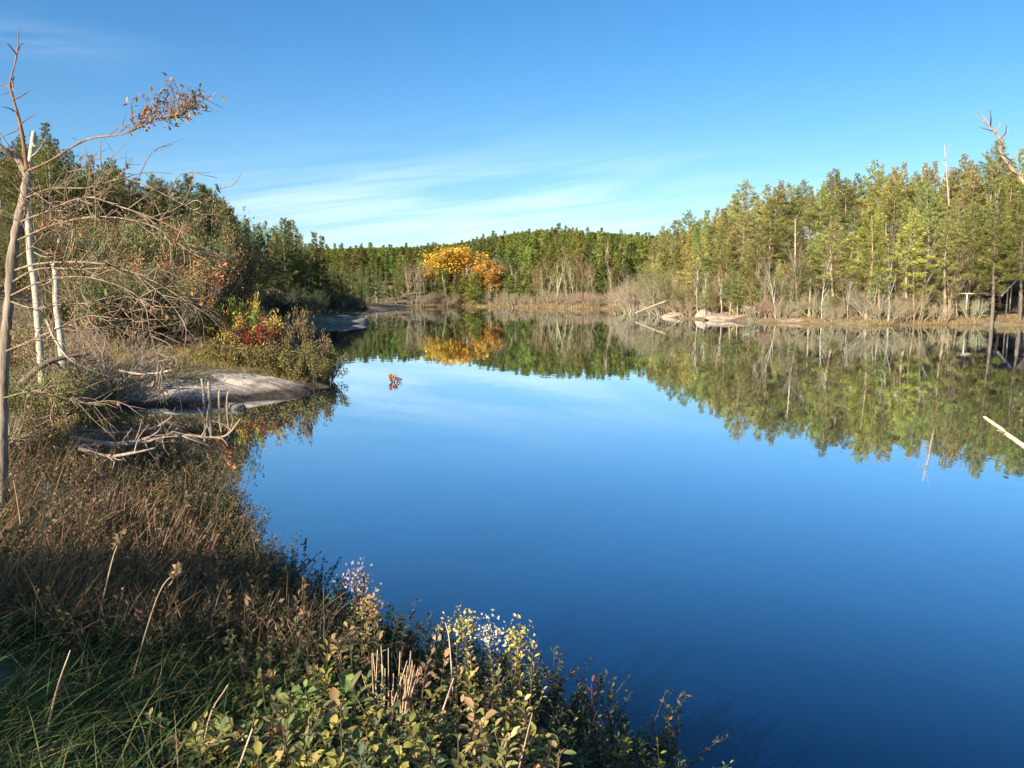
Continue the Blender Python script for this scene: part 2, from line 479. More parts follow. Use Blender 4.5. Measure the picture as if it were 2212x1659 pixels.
def grow(wood, tips, p, d, L, r, lev, rng, up=.15, wig=.25, kids=(4, 4, 3), ratio=.62, sides=5, spread=.75, start=.3):
    n = 4 if lev < 2 else 3
    pts = [np.array(p, float)]; dd = np.array(d, float)
    for i in range(n):
        dd = norm(dd + rng.normal(0, wig, 3) * .6 + np.array([0, 0, up]) * .5)
        pts.append(pts[-1] + dd * L / n)
    pts = np.array(pts)
    tube(wood, pts, r * np.linspace(1, .35 if lev < len(kids) else .15, n + 1), max(3, sides - lev), cap=False)
    if lev >= len(kids):
        tips.append((pts, dd, lev)); return
    m = kids[lev]
    for j in range(m):
        t = start + (1 - start) * (j + rng.random()) / m
        k = min(int(t * n), n - 1); q = pts[k] + (pts[k + 1] - pts[k]) * (t * n - k)
        ax = norm(rdir(rng, 1)[0] - dd * 0)
        nd = norm(dd + spread * ax * (1.1 - .3 * t))
        grow(wood, tips, q, nd, L * ratio * (1.1 - .45 * t) * (.8 + .4 * rng.random()), r * .5 * (1.15 - .5 * t), lev + 1, rng, up, wig, kids, ratio, sides, spread, .2)
    tips.append((pts, dd, lev))
def make_broad(seed, h=8.0, stems=1, kids=(7, 5, 4), leaf=.12, nleaf=6, cols=None, up=.2, spread=.8, r=.06, ratio=.55, lean=.12, sc=.08, leafkeep=1.0, lw=.6, ang=0, wig=.25):
    rng = np.random.default_rng(seed)
    wood, cr, tips = MB(), MB(), []
    for s in range(stems):
        a = 6.283 * (s + rng.random() * .6) / stems
        d = norm([math.cos(a) * (lean + ang * rng.random()), math.sin(a) * (lean + ang * rng.random()), 1])
        hh = h * (.72 if stems == 1 else .45 + .3 * rng.random())
        grow(wood, tips, np.array([math.cos(a), math.sin(a), 0]) * (.05 * stems * (stems > 1)) - np.array([0, 0, .15]), d, hh, r * h / 8, 0, rng, up, wig, kids, ratio, 6, spread)
    if nleaf:
        C, D = [], []
        for pts, dd, lev in tips:
            if lev < len(kids) - 1 or rng.random() > leafkeep: continue
            t = rng.random(nleaf) * (len(pts) - 1); k = np.minimum(t.astype(int), len(pts) - 2)
            C.append(pts[k] + (pts[k + 1] - pts[k]) * (t - k)[:, None] + rng.normal(0, sc, (nleaf, 3)))
            D.append(norm(dd + 1.2 * rdir(rng, nleaf)))
        C = np.concatenate(C); D = np.concatenate(D); n = len(C)
        leaves4(cr, C, D, leaf * (.7 + .6 * rng.random(n)), leaf * lw * (.7 + .6 * rng.random(n)), pick(rng, n, cols, .22), rng)
    return wood, cr

OLIVE = [(3, (.115, .125, .04)), (2, (.15, .15, .045)), (1, (.075, .09, .035)), (1, (.19, .145, .06))]
TANNY = [(3, (.20, .145, .08)), (2, (.16, .14, .06)), (1, (.10, .10, .04)), (1, (.26, .16, .09))]
PROTO = {}
def reg(kind, woods, wname, cname, wmat, cmat):
    lst = []
    for wd, cr in woods:
        lst.append((wd.mesh(wname, wmat), cr.mesh(cname, cmat) if cr.n else None))
    PROTO[kind] = (lst, wname, cname)
reg('pine', [make_pine(10 + i, 12, [.30, .38, .22, .34, .42, .28][i], [2.4, 2.7, 2.3, 2.1, 2.5, 2.9][i], [64, 56, 76, 60, 56, 70][i], [.8, .7, 1.0, .9, .65, .85][i]) for i in range(6)], 'trunk', 'crown', M_BARK, M_NEEDLE)
DARKN = [(3, (.06, .08, .034)), (2, (.085, .10, .038)), (1, (.12, .125, .045))]
reg('spruce', [make_pine(30 + i, 11, .10, [1.7, 1.5, 1.9, 1.6][i], 84, .95, 8, .28, .052, DARKN, .12, 21) for i in range(4)], 'trunk', 'crown', M_BARK, M_NEEDLE)
reg('bare', [make_broad(50 + i, 9, 1, (11, 6, 4), .10, 3, TANNY, .25, .7, .055, .42, .05, .08, .6, wig=.15) for i in range(4)], 'trunk', 'crown', M_BARK, M_LEAF)
reg('birch', [make_broad(60 + i, 9, 1, (11, 5, 3), .10, 3, OLIVE, .35, .55, .045, .34, .04, .08, .8, wig=.12) for i in range(4)], 'trunk', 'crown', M_BIRCH, M_LEAF)
YEL = [(3, (.70, .46, .06)), (2, (.58, .36, .06)), (1, (.70, .50, .09)), (.4, (.32, .26, .06))]
reg('amber', [make_broad(75 + i, 9, 1, (12, 6, 4), .24, 9, [(2, (.38, .23, .07)), (1, (.30, .21, .08)), (1, (.44, .27, .07))], .3, .7, .05, .42, .05, .22, .95, wig=.15) for i in range(2)], 'trunk', 'crown', M_BIRCH, M_LEAF)
reg('aspen', [make_broad(70 + i, 10, 1, (12, 6, 4), .24, 7, YEL, .35, .75, .05, .42, .04, .3) for i in range(2)], 'trunk', 'crown', M_BIRCH, M_LEAF)
reg('bush', [make_broad(80 + i, 3.0, 9, (7, 5), .075, 16, [(1, (1, 1, 1)), (.4, (1.35, 1.1, .9)), (.3, (.6, .7, .7))], .2, .7, .10, .6, .35, .10, 1, .6, .5) for i in range(5)], 'stems', 'leaves', M_BARK, M_LEAF)
reg('thicket', [make_broad(90 + i, 3.0, 13, (9, 6), .055, 4, [(2, (1, 1, 1)), (1, (1.2, 1.0, .9)), (.6, (.6, .75, .5))], .12, .8, .10, .62, .3, .07, .8, .5, .7, .3) for i in range(5)], 'stems', 'leaves', M_DEAD, M_LEAF)

reg('low', [make_broad(140 + i, 1.2, 12, (6, 4), .075, 14, [(1, (1, 1, 1)), (.4, (1.35, 1.1, .9)), (.3, (.6, .7, .7))], .15, .8, .12, .6, .5, .07, 1, .55, .8) for i in range(4)], 'stems', 'leaves', M_BARK, M_LEAF)
TREES = []                                                   # bookkeeping for the labels
def plant(kind, name, cat, x, y, h, color, look, where, group, z=None, wide=1.0, wcolor=(1, 1, 1), rng=RNG, nominal=None, tilt=0.0):
    lst, wn, cn = PROTO[kind]
    wm, cm = lst[int(rng.integers(len(lst)))]
    nom = nominal or {'pine': 12, 'spruce': 11, 'bare': 9, 'birch': 9, 'aspen': 10, 'amber': 9, 'bush': 3.0, 'thicket': 3.0, 'low': 1.0}[kind]
    s = h / nom
    z = H(x, y) if z is None else z
    e = empty(name, (x, y, z - .03), rz=float(rng.random() * 6.28), sc=(s * wide, s * wide, s))
    e.rotation_euler[0] = tilt * float(rng.normal()); e.rotation_euler[1] = tilt * float(rng.normal())
    put(wn, wm, e, wcolor)
    if cm is not None: put(cn, cm, e, color)
    e['category'] = cat; e['group'] = group
    TREES.append(dict(o=e, look=look, where=where, u=proj((x, y, z + h * .5))[0], y=y, h=h))
    return e
def jit(c, rng, a=.16, b=.07):
    return tuple(np.array(c) * math.exp(rng.normal(0, a)) * np.exp(rng.normal(0, b, 3)))
def hgt_for(x, y, vtop, lo, hi):
    """tree height that brings its top to the picture height VTOP, as far as LO..HI allow"""
    z = H(x, y)
    top = PT(CU + FPX * x / y, vtop, y)[2]
    return float(np.clip(top - z, lo, hi)), z

# ------------------------------------------------------------------ right shore and hillside
su = np.array([1340, 1352, 1420, 1480, 1560, 1650, 1780, 1900, 1960, 2050, 2130, 2230, 2330.])
sv = np.array([668, 676, 684, 689, 693, 697, 700, 704, 703, 702, 702, 703, 703.])
SK_R = ([1340, 1400, 1450, 1500, 1560, 1620, 1650, 1700, 1750, 1850, 1960, 2100, 2130, 2212, 2320], [520, 503, 480, 465, 432, 413, 398, 405, 382, 362, 350, 345, 322, 318, 318])
rr = np.random.default_rng(5)
PINEC = [((1.75, 1.65, 1.8), 'olive-green pine'), ((2.0, 1.85, 1.5), 'yellow-green pine'), ((1.2, 1.26, 1.2), 'dark green pine'), ((2.2, 1.8, 1.75), 'tan-tinged pine')]
rows = [(2.2, 52, .50, .15, 'low on the right shore'), (9, 36, .42, .10, 'behind the right shoreline'), (17, 54, .24, .08, 'midway up the right hill'),
        (27, 52, .10, .06, 'high on the right hill'), (38, 54, .0, .035, 'on the right hill crest')]
for ri, (off, n, lerp, jv, where) in enumerate(rows):
    for i in range(n):
        u = 1352 + (2290 - 1352) * (i + .15 + .7 * rr.random()) / n
        if ri >= 1: u = max(u, 1385 + 10 * ri)
        d0 = GP(u, np.interp(u, su, sv))[1]
        y = d0 + off * (1 + .18 * rr.normal()) + (4 if u < 1500 and ri > 1 else 0)
        x = (u - CU) / FPX * y
        k = rr.choice(len(PINEC), p=[.50, .14, .24, .12])
        sk = np.interp(u, *SK_R)
        vt = sk + (lerp + jv * rr.normal()) * (700 - sk) + (abs(rr.normal()) * 14 - 4 if ri == 4 else 0)
        hut = 2090 < u < 2250
        if hut and ri == 0: continue
        if ri == 0 and rr.random() < .6 or ri == 1 and rr.random() < .35 or ri == 2 and rr.random() < .2 or u < 1420 and rr.random() < .40:
            if u < 1450: vt = max(vt, 560)
            h, z = hgt_for(x, y, vt, 4, 12)
            if rr.random() < .5:
                plant('birch', 'birch_tree', 'tree', x, y, h, jit((1.2, 1.1, .9), rr), 'thin pale-trunked birch', where, 'birches on the right hillside', z)
            else:
                plant('bare', 'bare_tree', 'tree', x, y, h, jit((1, 1, 1), rr), 'nearly bare grey-brown tree', where, 'bare trees on the right hillside', z, 1.1, (1.1, 1.0, .9))
        else:
            h, z = hgt_for(x, y, vt, 5.0, 15)
            plant('pine', 'pine_tree', 'tree', x, y, h, jit(PINEC[k][0], rr), ('tall ' if h > 12.5 else 'short ' if h < 8 else '') + PINEC[k][1], where, 'pines on the right hillside', z, 1.15 + .45 * rr.random(), (1.3, 1.15, .95))
def shrub_at(kind, name, u, v, d, hpx, col, look, where, group, wide=1.0, wcol=(1, 1, 1), label=None, zb=None, cat='shrub'):
    """a shrub whose foot is near that pixel column at depth d"""
    x = (u - CU) / FPX * d
    z = H(x, d) if zb is None else zb
    h = hpx / FPX * d
    e = plant(kind, name, cat, x, d, h, col, look, where, group, z, wide, wcol)
    if label:
        e['label'] = label; TREES.pop()
    return e
for i in range(54):                                         # grey brush along the right waterline
    u = 1352 + (2110 - 1352) * (i + rr.random()) / 54
    if 1492 < u < 1590: continue
    d = GP(u, np.interp(u, su, sv))[1] + 1.0 + 8 * rr.random() ** 1.4
    hp = 30 + 44 * rr.random() + (70 * rr.random() if u < 1500 else 25 * rr.random())
    shrub_at('thicket', 'bare_shrub', u, 0, d, hp, jit((.25, .20, .11), rr), 'twiggy grey-brown shrub', 'on the right shore', 'bare shrubs along the right shore', .75, jit((.98, .93, .70), rr))
for i in range(44):                                          # taller brush up the bank of the headland
    u = 1356 + (1860 - 1356) * (i + rr.random()) / 44
    d = GP(u, np.interp(u, su, sv))[1] + 6 + 9 * rr.random()
    shrub_at('thicket', 'bare_shrub', u, 0, d, 55 + 55 * rr.random(), jit((.24, .20, .11), rr), 'tall grey-tan shrub', 'up the right bank', 'bare shrubs up the right bank', .8, jit((.95, .88, .68), rr))
for i in range(84):
    u = 1370 + 740 * rr.random()
    d = GP(u, np.interp(u, su, sv))[1] + 2.5 + 10 * rr.random()
    shrub_at('bush', 'shrub', u, 0, d, 45 + 70 * rr.random(), jit([(.21, .20, .075), (.26, .20, .09), (.17, .19, .06)][i % 3], rr), 'olive leafy shrub', 'under the right pines', 'leafy shrubs under the right pines', .85)
shrub_at('bush', 'shrub', 1655, 0, 80.5, 46, (.36, .12, .07), '', '', 'coloured shrubs on the right shore', .8, label='coral-red shrub by the pale boulders on the right shore')
shrub_at('bush', 'shrub', 1797, 0, 80.0, 66, (.48, .30, .05), '', '', 'coloured shrubs on the right shore', .8, label='golden-yellow shrub on the right shore, right of the coral-red one')

def boulder(name, c, size, label, group, seed, cat='rock', m=M_ROCK, color=(1, 1, 1), flat=0.0, rz=0.0):
    rng = np.random.default_rng(seed)
    n1, n2 = 40, 20
    th = np.linspace(0, 2 * math.pi, n1, endpoint=False); ph = np.linspace(-.5 * math.pi, .5 * math.pi, n2)
    T, Pp = np.meshgrid(th, ph)
    D = np.stack([np.cos(Pp) * np.cos(T), np.cos(Pp) * np.sin(T), np.sin(Pp)], -1)
    r = np.ones(T.shape)
    for k in range(9):                                       # chipped planes
        q = norm(rng.normal(size=3)); cut = .72 + .22 * rng.random()
        dd = D @ q
        r = np.minimum(r, np.where(dd > .05, cut / np.maximum(dd, .05), 9))
    for k in range(6):
        q = rng.normal(size=3) * (2 + k); r = r + .03 / (1 + .3 * k) * np.sin(D @ q + rng.random() * 6)
    v = (D * r[..., None]) * np.array(size)
    cz, sz = math.cos(rz), math.sin(rz)
    v = np.stack([v[..., 0] * cz - v[..., 1] * sz, v[..., 0] * sz + v[..., 1] * cz, v[..., 2]], -1)
    mb = MB()
    i = np.arange(n2 - 1)[:, None] * n1; j = np.arange(n1)[None]; j2 = (j + 1) % n1
    mb.add(v, np.stack([i + j, i + j2, i + n1 + j2, i + n1 + j], -1).reshape(-1, 4))
    return tag(mb.build(name, m, None, True, color, [float(a) for a in c]), label, cat, group)
PINK = (1.0, .80, .62)
for k, (u, v, sx, sz, lab) in enumerate([(1533, 690, 1.5, 1.15, 'large rounded pale boulder at the right waterline'), (1500, 687, 1.1, .9, 'small pale boulder left of the large rounded one, right shore'),
                                          (1572, 691, 1.2, .8, 'low pale boulder right of the large rounded one, right shore'), (1905, 697, 2.2, .8, 'grey slanting boulder at the waterline below the pale birches'),
                                          (1960, 700, 1.9, .45, 'flat brown rock at the waterline below the dead snag')]):
    p = GP(u, v)
    boulder('boulder', (p[0], p[1] + sx * .8, .1), (sx, sx * .8, sz), lab, 'boulders along the right shore', 40 + k, color=PINK)
def branchy(name, pts, r, label, cat, group=None, m=M_DEAD, color=(1, 1, 1), twigs=6, tl=.6, seed=0, part='twig', up=.3, sides=7, n=5):
    """a limb through the points: the limb is the thing, its side twigs are parts"""
    rng = np.random.default_rng(seed)
    p = spline(pts, n)
    o0 = p[0].copy()
    mb = MB()
    rad = np.linspace(r[0], r[1], len(p)) * (1 + .08 * rng.normal(size=len(p)))
    tube(mb, p - o0, rad, sides)
    root = tag(mb.build(name, m, None, True, color, o0), label, cat, group)
    for k in range(twigs):
        i = int((.15 + .8 * (k + rng.random()) / twigs) * (len(p) - 1))
        t = norm(p[min(i + 1, len(p) - 1)] - p[i])
        d = norm(t * .5 + rdir(rng, 1)[0] * .8 + np.array([0, 0, up]))
        L = tl * (.5 + .9 * rng.random())
        b = MB()
        q = [p[i] - o0, p[i] - o0 + d * L * .5, p[i] - o0 + norm(d + np.array([0, 0, up * .6]) + rng.normal(0, .2, 3)) * L]
        tube(b, spline(q, 3), np.linspace(rad[i] * .5, rad[i] * .15, 7), 4)
        b.build(part, m, root, True, color)
    return root
PALE = (1.5, 1.35, 1.15)
for k, (u, v, sx, sy, sz, lab) in enumerate([(1590, 693, 3.0, 2.4, .75, 'broad pale sloping rock at the waterline between the large boulder and the coral shrub'), (1465, 686, 2.2, 1.6, .6, 'low pale rock left of the small boulder on the right shore'),
        (1740, 698, 2.4, 1.8, .5, 'low tan rock at the waterline right of the coral shrub'), (1625, 688, 1.4, 1.2, .9, 'tan rock higher up behind the broad sloping one')]):
    p = GP(u, v)
    boulder('boulder', (p[0], p[1] + sy * .8 + (3 if k == 3 else 0), .1 + (.5 if k == 3 else 0)), (sx, sy, sz), lab, 'boulders along the right shore', 140 + k, color=PINK)
for k, (u1, v1, d1, u2, v2, d2, r, lab) in enumerate([(1570, 650, 86, 1640, 676, 82, .10, 'thin grey deadfall log slanting down to the coral shrub'), (1690, 640, 86, 1730, 684, 81, .09, 'thin pale deadfall log leaning left above the low tan rock'),
        (1845, 690, 76, 1905, 640, 79, .10, 'pale log leaning right behind the grey slanting boulder'), (1440, 650, 96, 1372, 676, 96, .12, 'pale leaning log at the tip of the right headland'), (1500, 655, 94, 1560, 672, 88, .08, 'grey log lying above the large rounded boulder')]):
    a, b = PT(u1, v1, d1), PT(u2, v2, d2)
    a[2] = max(a[2], H(a[0], a[1]) + .1); b[2] = max(b[2], H(b[0], b[1]) + .1)
    branchy('fallen_log', [a, (a + b) / 2 + [.1, 0, .08], b], (r, r * .5), lab, 'log', 'deadfall on the right shore', color=(1.2, 1.08, .9), twigs=5, tl=.8, seed=90 + k)
a, b = GP(1985, 690, .4), PT(2085, 618, 76)
branchy('fallen_log', [a + [0, 2, 0], (a + b) / 2 + [0, 1.2, -.1], b], (.13, .07), 'long pale log leaning up to the right beside the dark hut', 'log', color=PALE, twigs=5, seed=3)
a = np.array([PT(1820, 660, 80)[0], 80, H(PT(1820, 660, 80)[0], 80) + .3]); b = PT(1880, 632, 82)
branchy('fallen_log', [a, (a + b) / 2, b], (.16, .1), 'dark fallen log lying under the trees beside the golden-yellow shrub', 'log', m=M_BARK, color=(.5, .45, .4), twigs=4, seed=4)
# tall dead snag on the crest and pale standing trunks at the waterline
def snag(u, vt, vb, d, r, label, seed, color, twigs=14, group=None, nm='dead_tree', m=M_DEAD, lean=0.0, tl=1.0):
    x = (u - CU) / FPX * d
    z = H(x, d)
    top = PT(u + lean, vt, d)
    e = empty(nm, (x, d, z - .1), label, 'tree', group)
    hh = top[2] - z
    mb = MB()
    p = spline([(0, 0, 0), ((top[0] - x) * .3 + .05, .05, hh * .4), ((top[0] - x) * .7, -.05, hh * .75), (top[0] - x, 0, hh)], 5)
    tube(mb, p, np.linspace(r, r * .2, len(p)), 7)
    mb.build('trunk', m, e, True, color)
    rng = np.random.default_rng(seed)
    for k in range(twigs):
        i = int((.3 + .68 * (k + rng.random()) / twigs) * (len(p) - 1)); aa = rng.random() * 6.3
        L = tl * (.5 + .8 * rng.random()) * (1.2 - i / len(p))
        dd = np.array([math.cos(aa), math.sin(aa), .5 + rng.random() * .7]); bm = MB()
        tube(bm, spline([p[i], p[i] + dd * L * .5, p[i] + dd * L + [0, 0, .25 * L]], 3), np.linspace(r * .3, r * .08, 7), 4)
        bm.build('branch', m, e, True, color)
    return e
snag(2040, 312, 0, 96, .16, 'tall pale dead tree rising bare above the right skyline', 8, (1.3, 1.15, .95), 18, tl=2.2)
for k, (u, vt, d) in enumerate([(1934, 560, 75), (2047, 575, 76), (2064, 580, 77), (1790, 520, 84), (1712, 470, 86), (1905, 480, 82)]):
    snag(u, vt, 0, d, .14 + .05 * (k == 0), ['short thick pale standing trunk above the grey slanting boulder', 'pale standing trunk beside the leaning log, left of two', 'pale standing trunk beside the leaning log, right of two',
         'thin pale bare trunk behind the golden-yellow shrub', 'thin pale bare trunk between the coral and yellow shrubs', 'thin bare trunk above the grey slanting boulder, behind the thick one'][k], 20 + k, (1.35, 1.2, 1.0), 6, 'standing dead trunks on the right shore', lean=(k - 2) * 3, tl=.7)

# the dark open hut
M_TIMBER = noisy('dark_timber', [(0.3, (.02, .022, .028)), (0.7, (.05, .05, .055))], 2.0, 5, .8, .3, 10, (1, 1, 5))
M_PALEWOOD = noisy('pale_timber', [(0.3, (.28, .26, .21)), (0.7, (.50, .47, .39))], 3.0, 5, .8, .3, 12, (5, 1, 1))
def box(mb, c, s, rot=None):
    c = np.array(c, float); h = np.array(s, float) / 2
    v = np.array([[i, j, k] for i in (-1, 1) for j in (-1, 1) for k in (-1, 1)]) * h
    if rot is not None: v = v @ np.array(rot).T
    mb.add(v + c, np.array([[0, 1, 3, 2], [4, 6, 7, 5], [0, 4, 5, 1], [2, 3, 7, 6], [0, 2, 6, 4], [1, 5, 7, 3]]))
def hut():
    d = 77.5
    x = (2172 - CU) / FPX * d
    z = max(H(x, d), .5)
    e = empty('hut', (x, d, z), 'dark open-fronted timber hut under a gable roof on the right shore', 'hut', rz=.42)
    W, E, PK, D = 2.5, 1.75, 3.6, 4.0
    sl = math.atan2(PK - E, W)
    def one(name, m, *bs):
        mb = MB()
        for q in bs: box(mb, *q)
        return mb.build(name, m, e)
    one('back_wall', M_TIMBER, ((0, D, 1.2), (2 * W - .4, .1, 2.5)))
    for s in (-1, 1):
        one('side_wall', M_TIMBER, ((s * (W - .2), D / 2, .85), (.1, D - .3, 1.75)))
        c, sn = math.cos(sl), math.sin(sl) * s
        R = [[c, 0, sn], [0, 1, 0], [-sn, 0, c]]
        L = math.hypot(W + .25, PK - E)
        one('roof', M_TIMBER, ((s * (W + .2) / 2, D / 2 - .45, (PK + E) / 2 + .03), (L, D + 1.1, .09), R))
        one('fascia', M_PALEWOOD, ((s * (W + .2) / 2, -1.06, (PK + E) / 2 + .02), (L + .05, .06, .17), R))
    for px_ in (-.35, .15, 1.55):
        one('post', M_PALEWOOD, ((px_, -.1, 1.35), (.11, .11, 3.1 - abs(px_) * .75)))
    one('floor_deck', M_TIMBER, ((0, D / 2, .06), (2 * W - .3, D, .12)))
    # low lean-to on the left side
    one('side_roof', M_PALEWOOD, ((-W - 1.9, 1.0, 1.95), (3.6, 2.2, .10)))
    for px_ in (-W - 3.5, -W - 1.7): one('post', M_PALEWOOD, ((px_, .1, .95), (.12, .12, 1.9)))
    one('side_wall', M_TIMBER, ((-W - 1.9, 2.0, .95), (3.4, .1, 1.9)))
hut()
for u, d, vt, lab in [(2137, 73.2, 430, 'straight grey-trunked pine standing just in front of the dark hut'), (2088, 75.5, 470, 'green pine left of the dark hut, over its lean-to'), (2196, 73.4, 440, 'green pine at the right front corner of the dark hut'), (2160, 84, 450, 'bushy green pine right behind the hut roof')]:
    x = (u - CU) / FPX * d
    h, z = hgt_for(x, d, vt, 5, 14)
    plant('pine', 'pine_tree', 'tree', x, d, h, (1.1, 1.05, 1), '', '', 'pines around the dark hut', z, 1.3, (.6, .58, .55))
    TREES.pop()['o']['label'] = lab

# tan grasses along the shore
def shore_grass(name, label_cols, us, vs, seed, n, L, inl, W=.05):
    rng = np.random.default_rng(seed)
    u = rng.uniform(us[0], us[-1], n)
    d0 = np.array([GP(a, np.interp(a, us, vs))[1] for a in u])
    y = d0 + inl[0] + rng.random(n) ** 1.5 * inl[1]
    x = (u - CU) / FPX * y
    keep = (wob(x * .5, y * .5) + rng.normal(0, .35, n) > -.25)
    x, y = x[keep], y[keep]; m = len(x)
    root = np.stack([x, y, height(x, y) - .02], 1)
    lean = norm(np.stack([rng.normal(0, .3, m), rng.normal(0, .3, m), np.ones(m)], 1))
    mb = MB()
    blades(mb, root, lean, L * (.4 + .9 * rng.random(m)), W, pick(rng, m, label_cols, .22), rng, 3, .5)
    return tag(mb.build(name, M_GRASS), kind='stuff')
TANG = [(3, (.34, .22, .10)), (2, (.26, .18, .08)), (1, (.20, .17, .06)), (1, (.40, .29, .15))]
shore_grass('dry_grass', TANG, list(su[5:]), list(sv[5:]), 71, 5000, .42, (.15, 3.2), .035)
shore_grass('dry_grass', TANG, [890, 1000, 1100, 1200, 1340], [664, 662, 664, 667, 668], 72, 5000, .8, (.2, 6.0), .07)

# ------------------------------------------------------------------ far shore
FARSK = ([640, 700, 800, 900, 940, 980, 1020, 1120, 1200, 1290, 1400, 1520], [538, 536, 533, 531, 527, 524, 517, 500, 492, 500, 508, 508])
fu = np.array([790, 830, 880, 1000, 1100, 1200, 1340.]); fv = np.array([676, 671, 664.5, 662, 664, 667, 668.])
def far_forest():
    rng = np.random.default_rng(21)
    variants = []
    for i in range(6):
        w_, c_ = make_pine(200 + i, 9, .12, 1.75, 30, [.7, .55, .9, .6, .8, .65][i], 5, .75, .17, [(3, (.14, .16, .036)), (2, (.18, .19, .042)), (1, (.085, .11, .034))], .0, 7)
        variants.append((np.concatenate(c_.V), c_.F, c_.MI, np.concatenate(c_.T), w_))
    mb = MB()
    pts = []
    for i in range(900):
        u = rng.uniform(640, 1530); y0 = np.interp(u, [640, 900, 1050, 1340, 1530], [182, 178, 168, 150, 160]); y = y0 + (315 - y0) * rng.random() ** 1.2
        pts.append((u, y, 0))
    for i in range(130):
        pts.append((640 + 890 * (i + rng.random()) / 130, rng.uniform(255, 290), 1))
    for u, y, crest in pts:
        x = (u - CU) / FPX * y
        z = H(x, y)
        sk = np.interp(u, *FARSK) + (rng.normal() * 4.5 + 1 if crest else 5)
        if not crest and 905 < u < 1075 and y < 200: sk = max(sk, 582 + 10 * rng.normal())
        hmax = PT(u, sk, y)[2] - z
        h = hmax if crest else min(5.0 + 4.5 * rng.random(), hmax)
        if h < 2.5: continue
        h = min(h, 13)
        V, Fs, MI, T, wd = variants[int(rng.integers(6))]
        s = h / 9.0; sw = max(s, .75) * (1 + .3 * rng.random()); a = rng.random() * 6.3
        R = np.array([[math.cos(a), -math.sin(a), 0], [math.sin(a), math.cos(a), 0], [0, 0, 1]])
        W_ = (V @ R.T) * np.array([sw, sw, s]) + np.array([x, y, z])
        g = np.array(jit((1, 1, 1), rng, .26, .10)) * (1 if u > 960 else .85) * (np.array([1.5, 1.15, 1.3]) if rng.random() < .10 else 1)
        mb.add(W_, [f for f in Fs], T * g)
    o = mb.build('forest', M_NEEDLE)
    tag(o, 'dense pine wood covering the low far hill', 'forest', None, 'stuff')
far_forest()
fr = np.random.default_rng(31)
for i in range(84):
    u = 875 + (1350 - 875) * (i + fr.random()) / 84
    d = GP(u, np.interp(u, fu, fv))[1] + 3 + 16 * fr.random()
    x = (u - CU) / FPX * d
    if fr.random() < .5:
        plant('birch', 'birch_tree', 'tree', x, d, 7 + 4 * fr.random(), jit((1.3, 1.1, .8), fr), 'thin white-trunked birch', 'on the far shore', 'birches along the far shore', wide=1.1, wcolor=(.95, .88, .74))
    else:
        plant('bare', 'bare_tree', 'tree', x, d, 7 + 4 * fr.random(), jit((1.1, .95, .85), fr), 'bare grey-pink tree', 'on the far shore', 'bare trees along the far shore', wide=1.15, wcolor=(1.15, 1.0, .84))
for i in range(34):
    u = 900 + (1350 - 900) * (i + fr.random()) / 34
    d = GP(u, np.interp(u, fu, fv))[1] + 1.5 + 5 * fr.random()
    shrub_at('thicket', 'bare_shrub', u, 0, d, 22 + 22 * fr.random(), jit((.24, .19, .09), fr), 'low twiggy tan shrub', 'on the far waterline', 'bare shrubs along the far shore', .95, jit((.95, .88, .66), fr))
for k, (u, d, vt, wd, col, lab) in enumerate([(968, 178, 526, 2.3, (1, 1, 1), 'broad bright golden aspen, topmost of the yellow trees across the pond'),
        (1004, 179, 520, 2.3, (1.05, .9, .9), 'golden aspen just right of the broad brightest one across the pond'), (940, 177, 535, 1.8, (1.05, 1.1, 1), 'small lemon-yellow aspen at the left end of the golden trees'),
        (1026, 174, 556, 2.1, (1.45, 1.35, .9), 'amber birch below the golden aspens at the far shore'), (1056, 171, 568, 2.0, (1.3, 1.15, .9), 'dull amber birch at the far shore, rightmost of the yellow trees')]):
    x = (u - CU) / FPX * d
    h, z = hgt_for(x, d, vt, 4, 16)
    plant('amber' if 'amber' in lab else 'aspen', 'aspen_tree', 'tree', x, d, h, col, '', '', 'golden trees across the pond', z, wd, (1, .95, .85))
    TREES.pop()['o']['label'] = lab

# ------------------------------------------------------------------ left side: dark conifers, hill brush, rock point
SK_L = ([-60, 0, 60, 130, 180, 200, 260, 310, 350, 420, 470, 490, 530, 560, 620, 660, 700, 730, 770, 800, 830, 870], [296, 300, 292, 285, 330, 350, 350, 382, 392, 378, 410, 436, 470, 472, 462, 490, 512, 545, 580, 610, 625, 640])
lr = np.random.default_rng(44)
for i in range(46):
    u = 478 + (800 - 478) * (i + lr.random()) / 46
    lo = np.interp(u, [470, 640, 700, 770, 800], [62, 72, 80, 92, 106])
    y = lo + 5 + 22 * lr.random() ** 1.2
    x = (u - CU) / FPX * y
    if shore_dist(np.array([x]), np.array([y]))[0] < 1: y += 14; x = (u - CU) / FPX * y
    if shore_dist(np.array([x]), np.array([y]))[0] < .8: continue
    sk = np.interp(u, *SK_L) + abs(lr.normal()) * 28
    h, z = hgt_for(x, y, sk, 4.0, 15)
    dk = lr.random() < .6
    look = ('tall ' if h > 10.5 else 'small ' if h < 7 else '') + ('dark spruce' if dk else 'olive pine')
    plant('spruce' if dk else 'pine', 'spruce_tree' if dk else 'pine_tree', 'tree', x, y, h, jit((1.6, 1.5, 1.25) if dk else (1.0, 1.05, 1.05), lr), look, 'behind the rock point', 'conifers behind the rock point', z, 1.15)
for i in range(26):                                          # along the far-left bank behind
    u = 700 + 190 * lr.random(); y = 163 + 16 * lr.random() - (880 - u) * .3; x = (u - CU) / FPX * y
    if shore_dist(np.array([x]), np.array([y]))[0] < 1: continue
    h, z = hgt_for(x, y, 565 + 30 * lr.random(), 4, 11)
    plant('spruce', 'pine_tree', 'tree', x, y, h, jit((1.9, 1.8, 1.3), lr), 'shaded pine', 'leftmost on the far shore', 'pines at the left end of the far shore', z, 1.15)
